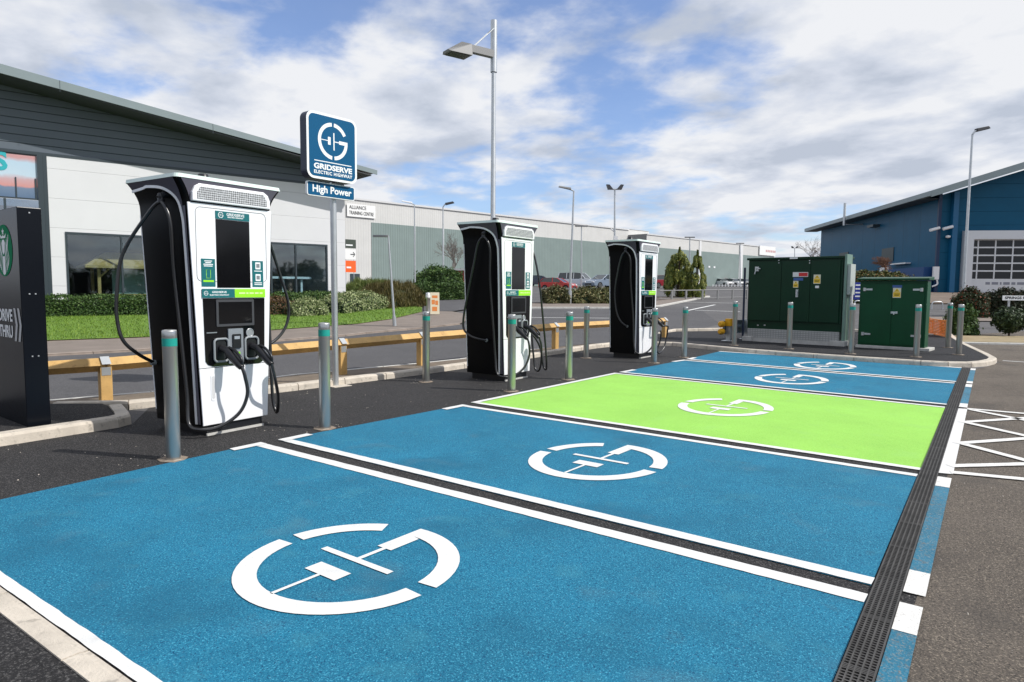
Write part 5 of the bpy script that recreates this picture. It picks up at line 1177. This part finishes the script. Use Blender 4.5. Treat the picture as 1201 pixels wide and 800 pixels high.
# ------------------------------------------------------------------ vegetation
def leaf_mb(mb, c, size, nrm=None):
    n = nrm if nrm else Vector((random.gauss(0, 1), random.gauss(0, 1), random.gauss(0, 1)))
    if n.length < 1e-3: n = Vector((0, 0, 1))
    n = n.normalized(); a = n.orthogonal().normalized(); a.rotate(Matrix.Rotation(random.uniform(0, 6.28), 3, n)); b = n.cross(a)
    s = size*random.uniform(.6, 1.3); l = a*s; w = b*s*.5
    c = Vector(c); mb.add([c-l, c+w+n*s*.1, c+l, c-w+n*s*.1], [(0, 1, 2, 3)], False)
def lump_noise(p, sc): return noise.noise(Vector(p)*sc)
def hedge(name, label, cat, A, B, depth, h, n, leaf, m, rough=.12, core=True, rnd=.0, group=None, zoff=0.0, blade=False):
    """clipped or loose hedge between two ground points (front edge), growing away from the camera side"""
    a = Vector((*A, 0)); b = Vector((*B, 0)); d = b-a; L_ = d.length; ang = math.atan2(d.y, d.x)
    z0 = min(zg(*A), zg(*B))+zoff
    t = thing(name, label, cat, (a.x, a.y, z0), ang, group)
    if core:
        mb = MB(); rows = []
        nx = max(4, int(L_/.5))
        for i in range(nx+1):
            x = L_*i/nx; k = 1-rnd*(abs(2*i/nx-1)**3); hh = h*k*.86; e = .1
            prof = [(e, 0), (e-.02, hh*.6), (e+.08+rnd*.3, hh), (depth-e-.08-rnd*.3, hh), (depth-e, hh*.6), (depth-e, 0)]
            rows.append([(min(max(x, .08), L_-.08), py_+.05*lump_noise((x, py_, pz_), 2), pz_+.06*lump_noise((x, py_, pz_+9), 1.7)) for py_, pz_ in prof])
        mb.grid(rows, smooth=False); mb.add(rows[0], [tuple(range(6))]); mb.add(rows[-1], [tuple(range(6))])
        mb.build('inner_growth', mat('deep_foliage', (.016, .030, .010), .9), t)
    mb = MB(); per = h+depth*.8+h*.3
    for _ in range(n):
        x = random.uniform(0, L_); u = random.uniform(0, per); k = 1-rnd*(abs(2*x/L_-1)**3); hh = h*k
        if u < h: p = (x, 0, u/h*hh); nr = (0, -1, .3)
        elif u < h+depth*.8: p = (x, (u-h)/.8, hh); nr = (0, 0, 1)
        else: p = (x, depth, (u-h-depth*.8)/.3/h*hh); nr = (0, 1, .3)
        if random.random() < .06: e = random.choice((0, L_)); p = (e, random.uniform(0, depth), random.uniform(0, hh))
        q = lump_noise(p, 1.6)*rough*1.6+random.gauss(0, rough*.45)
        edge = 1.0
        if rnd and p[2] > hh*.6: edge = 1
        N = Vector(nr).normalized()
        yy = p[1]
        if p[2] > hh*.75 and rnd: yy = depth/2+(yy-depth/2)*(1-rnd*.5)
        c = Vector((p[0], yy, p[2]))+N*q
        if c.z < 0: continue
        if blade:
            l_ = leaf*random.uniform(1.5, 3.2); tl = Vector((random.gauss(0, .3), random.gauss(0, .3)-.15, 1)).normalized()*l_; a_ = random.uniform(0, 3.14); w_ = Vector((math.cos(a_), math.sin(a_), 0))*leaf*.12
            mb.add([c-tl*.5-w_, c-tl*.5+w_, c+tl*.5], [(0, 1, 2)], False); continue
        leaf_mb(mb, c, leaf, N+Vector((random.gauss(0, .7), random.gauss(0, .7), random.gauss(0, .7))))
    mb.build('leaves', m, t, fixn=False)
    return t
lf_dark = leafmat('privet_leaves', (.025, .062, .012), (.065, .125, .025), (.13, .20, .05))
lf_var = leafmat('variegated_leaves', (.10, .15, .05), (.30, .34, .15), (.55, .56, .34))
lf_olive = leafmat('olive_grass_blades', (.06, .10, .02), (.15, .20, .045), (.28, .28, .10))
lf_red = leafmat('reddish_leaves', (.07, .035, .02), (.13, .07, .03), (.18, .14, .04))
lf_brown = leafmat('dull_brown_leaves', (.05, .06, .02), (.13, .125, .045), (.24, .18, .09))
lf_conifer = leafmat('conifer_sprays', (.055, .09, .012), (.16, .18, .025), (.36, .34, .06))
lf_phot = leafmat('photinia_leaves', (.018, .040, .012), (.05, .06, .02), (.28, .06, .03))
lf_green = leafmat('mid_green_leaves', (.02, .06, .012), (.06, .12, .02), (.13, .2, .05))
def px_hedge(name, label, cat, p0, p1, top, depth, *a, **k):
    A = gt(*p0); B = gt(*p1); s = (dep(*A)+dep(*B))/2; h = ((p0[1]+p1[1])/2-top)*s/F
    return hedge(name, label, cat, A, B, depth, h, *a, **k)
px_hedge('hedge', 'long clipped dark green hedge under the shop windows left of the nearest charger', 'hedge', (44, 374), (235, 370.5), 347, 1.0, 11000, .045, lf_dark, .06)
px_hedge('hedge', 'clipped green hedge right of the nearest charger, behind the variegated bush', 'hedge', (325, 367), (409, 363.5), 344, 1.2, 7000, .05, lf_dark, .09)
px_hedge('bush', 'reddish brown low bush at the right edge of the nearest charger', 'bush', (300, 372), (346, 371), 351, .9, 2200, .045, lf_red, .12, rnd=.5)
px_hedge('bush', 'pale variegated bush left of the blue sign pole', 'bush', (345, 373.5), (385, 372), 352.5, 1.0, 3800, .04, lf_var, .10, rnd=.5)
px_hedge('bush', 'variegated bush right of the blue sign pole, longest of the pale bushes', 'bush', (404, 370), (458, 363.5), 343, 1.4, 5500, .045, lf_var, .10, rnd=.4)
px_hedge('ornamental_grass', 'olive ornamental grass clump behind the variegated bushes, right of the blue sign pole', 'plant', (405, 352), (462, 352), 331.5, 2.5, 15000, .10, lf_olive, .2, rnd=.3, blade=True)
px_hedge('ornamental_grass', 'reddish brown ornamental grass behind the short leaning lamp', 'plant', (452, 364), (500, 360), 334, 2.0, 15000, .10, leafmat('russet_blades', (.06, .06, .018), (.13, .10, .03), (.20, .17, .06)), .2, rnd=.5, blade=True)
px_hedge('hedge', 'clipped dark hedge between the pavement board and the middle charger', 'hedge', (486, 352.5), (545, 352.5), 333, 1.6, 6500, .06, lf_dark, .07)
A_, B_ = at(485, 46), at(540, 46)
hedge('bush', 'rounded green bush rising behind the clipped hedge left of the middle charger', 'bush', A_, B_, 2.6, 1.75, 7000, .08, lf_green, .25, rnd=.4)
px_hedge('bush', 'straggly brown roadside bush between the middle charger and the leaning lamp', 'bush', (640, 357), (668, 357), 341, 1.6, 5200, .075, lf_brown, .2, rnd=.25)
px_hedge('bush', 'straggly brown roadside bush between the leaning lamp and the farthest charger', 'bush', (672, 357), (722, 357), 342, 1.6, 5200, .075, leafmat('ochre_leaves', (.05, .065, .018), (.15, .15, .05), (.26, .20, .09)), .2, rnd=.25)
px_hedge('bush', 'red tipped photinia bush right of the rightmost bollard', 'bush', (1114, 372), (1158, 374), 344, 1.2, 5200, .055, lf_phot, .2, rnd=.4)
px_hedge('bush', 'dark green shrub at the foot of the photinia, behind the rightmost bollard', 'bush', (1119, 393), (1149, 393.5), 364, .8, 3500, .05, lf_dark, .15, rnd=.5)
px_hedge('hedge', 'dark hedge below the roller door at the right edge', 'hedge', (1157, 372), (1225, 374), 343.5, 1.4, 7500, .06, leafmat('dark_mixed_leaves', (.012, .02, .008), (.035, .045, .018), (.10, .05, .03)), .15, rnd=.2)
def ball(name, label, px, base_py, top_py, bot_py, half_px, n, leaf, m, trunk=.03):
    x, y = gt(px, base_py); s = dep(x, y); h = (base_py-top_py)*s/F; b0_ = (base_py-bot_py)*s/F; r = half_px*s/F
    t = thing(name, label, 'bush', (x, y, zg(x, y)))
    mb = MB(); mb.tube([(0, 0, 0), (.02, 0, h*.3), (0, .02, h*.7)], [trunk, trunk*.8, trunk*.4], 8)
    for k in range(9): a = random.uniform(0, 6.28); mb.tube([(0, 0, h*.25+.02*k), (r*.5*math.cos(a), r*.5*math.sin(a), h*(.5+.04*k))], [trunk*.4, trunk*.15], 5)
    mb.build('trunk', mat('bark', (.09, .065, .045), .9), t)
    mb = MB(); cz = (h+b0_)/2; rz_ = (h-b0_)/2
    for _ in range(n):
        d = Vector((random.gauss(0, 1), random.gauss(0, 1), random.gauss(0, 1))).normalized(); k = random.uniform(.55, 1.0)*(1+.25*lump_noise(d*2.0, 1.3))
        leaf_mb(mb, (d.x*r*k, d.y*r*k, cz+d.z*rz_*k), leaf, d+Vector((random.gauss(0, .5), random.gauss(0, .5), random.gauss(0, .5))))
    mb.build('crown', m, t, fixn=False); return t
ball('bush', 'round leafy shrub on a short stem under the street name plate at the right edge', 1183, 395, 360, 391, 18, 5200, .045, leafmat('glossy_dark_leaves', (.012, .028, .008), (.035, .065, .018), (.08, .12, .04)))
def conifer(label, px, base_py, top_py, half_px, s, seed):
    random.seed(seed); x, y = at(px, s); z0 = zg(x, y); h = at(px, s, top_py)[2]-z0; r = half_px*s/F
    t = thing('conifer', label, 'tree', (x, y, z0))
    mb = MB(); mb.tube([(0, 0, 0), (0, 0, h*.5), (0, 0, h*.93)], [.12, .07, .02], 8); mb.build('trunk', mat('bark', (.09, .065, .045), .9), t)
    mb = MB(); lobes = [(random.uniform(0, 6.28), random.uniform(.02, .85), random.uniform(.75, 1.12)) for _ in range(46)]
    for (a, f, k) in lobes:
        rr = r*1.45*(1-f)**.62*(.72+.28*min(1, f*5))*k; c = Vector((rr*.68*math.cos(a), rr*.68*math.sin(a), h*(.04+f*.93))); sz = r*.27*(1-f*.5)
        for _ in range(270):
            d = Vector((random.gauss(0, 1), random.gauss(0, 1), random.gauss(0, 1))).normalized()*random.uniform(.5, 1.1)
            p = c+Vector((d.x*sz, d.y*sz, d.z*sz*1.9)); leaf_mb(mb, p, .085, Vector((d.x, d.y, .3)))
    for _ in range(700): f = random.uniform(.8, 1.0); a = random.uniform(0, 6.28); q = r*(1-f)*1.0*random.random(); leaf_mb(mb, (q*math.cos(a), q*math.sin(a), h*f), .075)
    mb.build('crown', lf_conifer, t, fixn=False)
conifer('broad yellowish green conifer, the left and larger of the two behind the railing', 796, 346, 290, 18.5, 46, 3)
conifer('narrower conifer, the right of the two behind the railing', 817, 345, 293.5, 11, 45, 5)
bark2 = mat('bare_twigs', (.14, .11, .09), .9); bark3 = mat('reddish_twigs', (.17, .09, .06), .9); bark4 = mat('pale_twigs', (.22, .20, .18), .9)
def bare(label, px, s, base_py, top_py, spread, m, seed, depth=5, up=.5, trunk=.1, base_z=None, forks=3):
    random.seed(seed); x, y = at(px, s); z0 = zg(x, y) if base_py is None else at(px, s, base_py)[2]; h = at(px, s, top_py)[2]-z0
    t = thing('bare_tree', label, 'tree', (x, y, z0)); mt = MB(); mbr = MB()
    def grow(p, d, L_, r, k):
        q = p+d*L_; (mt if k == depth else mbr).tube([p, p.lerp(q, .5)+Vector((random.uniform(-1, 1), random.uniform(-1, 1), 0))*L_*.06, q], [r, r*.85, r*.65], 5 if k > 2 else 3, caps=False)
        if k == 0: return
        for _ in range(forks if k > 1 else forks+1):
            e = (d+Vector((random.gauss(0, spread), random.gauss(0, spread), random.gauss(0, spread*.6)+up*.3))).normalized(); grow(p.lerp(q, random.uniform(.55, 1)), e, L_*random.uniform(.6, .85), r*.6, k-1)
    grow(Vector((0, 0, 0)), Vector((0, 0, 1)), h*.33, trunk, depth)
    mt.build('trunk', m, t, fixn=False); mbr.build('branches', m, t, fixn=False)
bare('bare leafless tree at the left end of the blue building', 953, 100, None, 268, .55, bark2, 11, 6, .5, .18)
bare('reddish bare shrub tree growing in front of the blue building wall', 1038, 50, 321, 290, .8, bark3, 14, 5, .3, .09, forks=4)
bare('pale bare tree against the warehouse just left of the middle charger', 532, 55, None, 272, .5, bark4, 17, 6, .6, .12)
for i, (px, tp, sd) in enumerate(((918, 296, 21), (926, 292, 22), (940, 296, 23), (944, 289, 24))):
    bare(['faint bare tree right beside the far end of the warehouse', 'faint bare tree just left of the tiny distant lamp', 'faint bare tree just right of the tiny distant lamp', 'faint bare tree standing left of the big bare tree'][i], px, 160+i*8, None, tp, .55, bark2, sd, 5, .5, .16)
# small brick shelter wall
x, y = at(533, 52); 
t = thing('brick_hut', 'small red brick hut glimpsed behind the bush at the left edge of the middle charger', 'building', (x, y, zg(x, y)), math.atan2(NR.y, NR.x))
zh = at(533, 52, 315)[2]-zg(x, y)
brick = mat('red_brick', (.30, .075, .05), .85, var=.2, vscale=6)
mb = MB(); mb.box(-.6, 3.2, 0, 2.5, -.2, zh-.15); mb.build('wall', brick, t); mb = MB(); mb.box(-.75, 3.35, -.15, 2.65, zh-.148, zh); mb.build('roof', mat('pale_roof', (.5, .5, .5), .6), t)
# earth bank and verge in front of the blue building
bank = mat('bank_soil', (.17, .13, .10), .9, var=.3, vscale=1.5, bump=.5, bscale=20)
sheet('bank', [gt(1000, 352), gt(1090, 357), gt(1145, 357), gt(1240, 357), at(1260, 57), at(1098, 57), at(1050, 75), at(1000, 75)], .06, bank)
sheet('lower_verge', [gt(1126, 403), gt(1118, 395.5), gt(1260, 396.5), gt(1260, 405)], .05, mat('dry_verge', (.30, .24, .14), .9, var=.25, vscale=3, bump=.5, bscale=30))
kerb('kerb', [gt(1118, 403.5), gt(1160, 404.5), gt(1260, 406)], .1, .06, 1, conc_light)
sheet('far_footway', [gt(1090, 377), gt(1260, 378.5), gt(1260, 373.5), gt(1090, 372.5)], .04, pave_m)
px_hedge('hedge', 'low reddish hedge seen over the roof of the small green cabinet', 'hedge', (985, 352), (1085, 354), 322, 1.6, 5000, .10, lf_red, .2, rnd=.2) if False else None
A_, B_ = at(990, 40), at(1075, 40)
hedge('hedge', 'low rust and green hedge seen over the roof of the small green cabinet', 'hedge', A_, B_, 2.0, at(1030, 40, 321)[2]-zg(*at(1030, 40)), 9000, .085, leafmat('rust_green_leaves', (.05, .07, .015), (.12, .13, .03), (.25, .10, .03)), .15, rnd=.2)
# short lawn grass blades near the edge
mb = MB(); random.seed(2)
from mathutils import geometry as _g
poly = [Vector((x, y)) for x, y in lf+bk]
xs_ = [p.x for p in poly]; ys_ = [p.y for p in poly]; cnt = 0
def inside(x, y):
    c = False; j = len(poly)-1
    for i in range(len(poly)):
        if ((poly[i].y > y) != (poly[j].y > y)) and (x < (poly[j].x-poly[i].x)*(y-poly[i].y)/(poly[j].y-poly[i].y)+poly[i].x): c = not c
        j = i
    return c
while cnt < 26000:
    x = random.uniform(min(xs_), max(xs_)); y = random.uniform(min(ys_), max(ys_))
    if not inside(x, y): continue
    cnt += 1; z = zg(x, y)+.075; a = random.uniform(0, 6.28); w = .012; h = random.uniform(.03, .08); dx, dy = math.cos(a)*w, math.sin(a)*w
    mb.add([(x-dx, y-dy, z), (x+dx, y+dy, z), (x+random.gauss(0, .02), y+random.gauss(0, .02), z+h)], [(0, 1, 2)], False)
tag(mb.build('grass', leafmat('grass_blades', (.08, .15, .015), (.14, .24, .02), (.24, .32, .05)), fixn=False), 'short mown lawn grass in front of the shop hedge', 'grass', kind='stuff')

# ------------------------------------------------------------------ vehicles
tyre = mat('tyre_rubber', (.015, .015, .015), .8); rim_m = mat('alloy_rim', (.45, .46, .47), .3, .7); car_glass = mat('car_glass', (.02, .03, .035), .06, spec=.9)
def car(label, cat, px, s, heading, col, kind='hatch', group=None, zoff=0.0, simple=False):
    x, y = at(px, s); z0 = zg(x, y)+zoff
    hv = head(R(heading)); t = thing('parked_'+{'pickup': 'pickup', 'hatch': 'car', 'saloon': 'car', 'van': 'van'}[kind], label, cat, (x, y, z0), math.atan2(hv.y, hv.x), group)
    paint = mat('car_paint_%s' % col[0], col[1], .3, .1, coat=.6)
    if kind == 'pickup': L_, Wd, H = 5.1, 1.8, 1.78; belt = .98; hull = [(-2.5, .5), (-2.55, .98), (.95, 1.02), (1.25, 1.03), (2.35, .98), (2.55, .75), (2.55, .42)]; cab = [(-2.45, 1.0), (-2.35, 1.74), (-.2, H), (.55, H-.06), (1.25, 1.02)]
    elif kind == 'saloon': L_, Wd, H = 4.5, 1.78, 1.44; hull = [(-2.2, .4), (-2.25, .85), (-1.5, .98), (1.0, .94), (2.05, .78), (2.25, .55), (2.22, .3)]; cab = [(-1.75, .95), (-1.15, 1.40), (-.3, H), (.25, 1.40), (1.05, .93)]
    else: L_, Wd, H = 4.1, 1.72, 1.46; hull = [(-2.0, .4), (-2.05, .9), (-1.9, .96), (.9, .95), (1.8, .80), (2.05, .58), (2.02, .3)]; cab = [(-1.9, .95), (-1.5, 1.40), (-.4, H), (.2, 1.40), (.98, .94)]
    wr = .38 if kind == 'pickup' else .31; ax = (-L_*.30, L_*.315)
    def side(pts, wtop, wbot, zb, zt2): return pts
    # hull with wheel arches
    low = [(hull[-1][0], .28)]
    for c in (ax[1], ax[0]):
        for k in range(0, 9): a = R(0+180*k/8); low.append((c+(wr+.05)*math.cos(a), .28+(wr+.05)*math.sin(a)*1.05))
    low.append((hull[0][0]+.03, .28)); P = hull+low
    mb = MB(); hw = Wd/2; n = len(P); rows = []
    for yy, k in ((-hw, 0), (hw, 0)): rows.append([(p[0], yy*(1-.03*(p[1] > .9)), p[1]) for p in P])
    mb.grid(rows, smooth=False, closed=True); mb.add(rows[0], [tuple(range(n))]); mb.add(rows[1], [tuple(range(n))])
    body = mb.build('body', paint, t, bevel=.05, seg=2)
    # glasshouse
    def cabrow(yy, inset): return [(p[0], yy-(inset*(p[1]-.95)*(1 if yy > 0 else -1)), p[1]) for p in cab]
    mb = MB(); r0 = cabrow(-hw+.06, .28); r1 = cabrow(hw-.06, .28); mb.grid([r0, r1], smooth=False, closed=True); mb.add(r0, [tuple(range(len(cab)))]); mb.add(r1, [tuple(range(len(cab)))]); mb.build('windows', car_glass, t, bevel=.02)
    mb = MB(); q0 = cab[1:4]
    top = [(p[0], s_*(hw-.06-.28*(p[1]-.95))*.98, p[1]+.012) for s_ in (-1, 1) for p in q0]
    mb.add(top+[(v[0], v[1], v[2]-.05) for v in top], [(0, 1, 4, 3), (1, 2, 5, 4), (9, 10, 7, 6), (10, 11, 8, 7), (0, 3, 9, 6), (2, 8, 11, 5), (0, 6, 7, 1), (1, 7, 8, 2), (3, 4, 10, 9), (4, 5, 11, 10)]); mb.build('roof', paint, t)
    for s_ in (() if simple else (-1, 1)):
        yb = lambda z: s_*(hw-.052-.28*(z-.95))
        for a, b in ((cab[0], cab[1]), (cab[-1], cab[-2])): mb = MB(); mb.tube([(a[0], yb(a[1]), a[1]), (b[0], yb(b[1]), b[1])], .045, 5); mb.build('pillar', paint, t)
        for xx in ((-.35,) if kind != 'pickup' else (-1.25, -.3)): mb = MB(); mb.tube([(xx, yb(.95), .95), (xx, yb(1.42), (H-.03))], .04, 5); mb.build('pillar', paint, t)
    for c in ax:
        for s_ in (-1, 1):
            M = Matrix.Translation((c, s_*(hw-.11), wr)) @ Matrix.Rotation(R(-90*s_), 4, 'X')
            mb = MB(M); mb.lathe([(.0, -.1), (wr*.9, -.1), (wr, -.06), (wr, .06), (wr*.93, .10), (wr*.66, .10)], n=20); w = mb.build('wheel', tyre, t)
            mb = MB(M); mb.lathe([(wr*.66, .085), (wr*.6, .105), (.08, .09), (.0, .11)], n=10, smooth=False); mb.build('rim', rim_m, w)
    for s_ in (-1, 1):
        mb = MB(); mb.box(hull[-2][0]-.10, hull[-2][0]+.015, s_*(hw-.28)-.16, s_*(hw-.28)+.16, .60, .74); mb.build('headlight', mat('headlight_glass', (.75, .76, .78), .1), t, bevel=.02)
        mb = MB(); mb.box(hull[0][0]-.03, hull[0][0]+.06, s_*(hw-.16)-.09, s_*(hw-.16)+.09, .68, .86); mb.build('tail_light', mat('tail_red', (.45, .01, .01), .2), t, bevel=.02)
        mb = MB(); mb.box(.62, .74, s_*(hw+.02)-.07, s_*(hw+.02)+.07, .95, 1.07); mb.build('mirror', paint, t, bevel=.02)
    mb = MB(); mb.box(hull[-2][0]-.02, hull[-2][0]+.02, -.45, .45, .36, .52); mb.build('grille', black_plastic, t)
    return t
G = 'cars parked in front of the warehouse'
car('bright red parked hatchback behind the brown roadside bushes', 'car', 654, 76, 116, ('red', (.50, .015, .012)), 'hatch', G, -.35)
car('silver double-cab pickup facing right, behind the red car', 'pickup', 678.5, 82, 122, ('silver', (.58, .61, .66)), 'pickup', G)
car('blue-grey parked car half hidden by the left side of the farthest charger', 'car', 708, 70, -128, ('bluegrey', (.20, .25, .32)), 'saloon', G)
car('dark navy car just right of the middle charger, left of the red hatchback', 'car', 634, 88, 100, ('navy', (.03, .035, .06)), 'hatch', G)
G = 'row of distant cars by the farther warehouse unit'
for px, s_, hd_, c, k, lb in ((776, 75, 60, ('maroon', (.25, .02, .03)), 'hatch', 'maroon car peeping out left of the broad conifer'), (846, 128, 150, ('white', (.75, .75, .75)), 'saloon', 'white car just right of the narrower conifer, leftmost of the distant row'), (853, 130, 150, ('maroon', (.25, .02, .03)), 'hatch', 'dark red car in the distant row between two white ones'), (860, 128, 150, ('white', (.75, .75, .75)), 'hatch', 'white hatchback right of the dark red car in the distant row'), (867, 131, 150, ('silver', (.58, .61, .66)), 'saloon', 'silver car in the distant row below the white pilaster'), (873, 129, 150, ('white', (.75, .75, .75)), 'saloon', 'white saloon near the right end of the distant row'), (879, 133, 150, ('navy', (.03, .035, .06)), 'hatch', 'dark car at the right end of the distant row, next to the large green cabinet')):
    car(lb, 'car', px, s_, hd_, c, k, G, simple=True)
# low white fence in front of the distant row
a = Vector((*at(836, 118), 0)); b = Vector((*at(880, 118), 0)); d = b-a
t = thing('low_fence', 'low white post fence in front of the distant row of cars', 'fence', (a.x, a.y, zg(a.x, a.y)), math.atan2(d.y, d.x))
for k in range(13): mb = MB(); x = d.length*k/12; mb.box(x-.08, x+.08, -.05, .05, -.1, .36); mb.build('post', white_coat, t)
mb = MB(); mb.box(0, d.length, -.03, .03, .16, .24); mb.build('rail', white_coat, t)

# ------------------------------------------------------------------ wood behind the viewer (what the glass and gloss reflect)
random.seed(31); mb = MB()
dk = leafmat('far_wood_leaves', (.02, .035, .012), (.05, .075, .022), (.09, .10, .04))
for i in range(150):
    a = R(-150+235*i/150+random.uniform(-1, 1)); rr_ = random.uniform(42, 52); h = random.uniform(3.0, 6.0); c = Vector((5+rr_*math.cos(a), rr_*math.sin(a), 0))
    if math.cos(a-math.atan2(NF.y, NF.x)) > .15: continue
    for _ in range(130):
        d = Vector((random.gauss(0, 1), random.gauss(0, 1), random.gauss(0, 1))).normalized()*random.uniform(.5, 1)
        leaf_mb(mb, c+Vector((d.x*2.2, d.y*2.2, h*.5+d.z*h*.5)), .55)
tag(mb.build('far_wood', dk, fixn=False), 'belt of dark trees behind the viewer reflected in the glass', 'wood', kind='stuff')

# loose stone chips and grit on the asphalt around the posts
random.seed(77); mb = MB()
spots_ = [(x, y, .22) for x, y, _ in B[:8]]+[(-1.0, .6, .9), (-1.4, 2.4, 1.0), (-1.2, 6.6, 1.0), (-1.3, -2.2, .8), (-2.2, 1.0, .5), (-.9, 5.6, .7), (3.4, -.66, .9), (5.6, -.5, .8), (5.5, 1.3, .6)]
for (x, y, r_) in spots_:
    for _ in range(26):
        px_, py_ = random.gauss(x, r_), random.gauss(y, r_); k = random.uniform(.0025, .008)
        if -.12 < px_ < 4.95 and not (-.72 < py_ < -.6): continue
        q = [Vector((random.uniform(.6, 1)*k*math.cos(R(a+random.uniform(-20, 20))), random.uniform(.6, 1)*k*math.sin(R(a+random.uniform(-20, 20))), 0)) for a in range(0, 360, 72)]
        o_ = Vector((px_, py_, .003)); mb.add([o_+v for v in q]+[o_+v*.55+Vector((0, 0, k*.8)) for v in q], [(i, (i+1) % 5, 5+(i+1) % 5, 5+i) for i in range(5)]+[(5, 6, 7, 8, 9)])
tag(mb.build('stone_chips', mat('pale_chips', (.42, .38, .33), .9, var=.4, vscale=30), fixn=False), 'loose pale stone chips scattered on the dark asphalt around the bollards', 'gravel', kind='stuff')
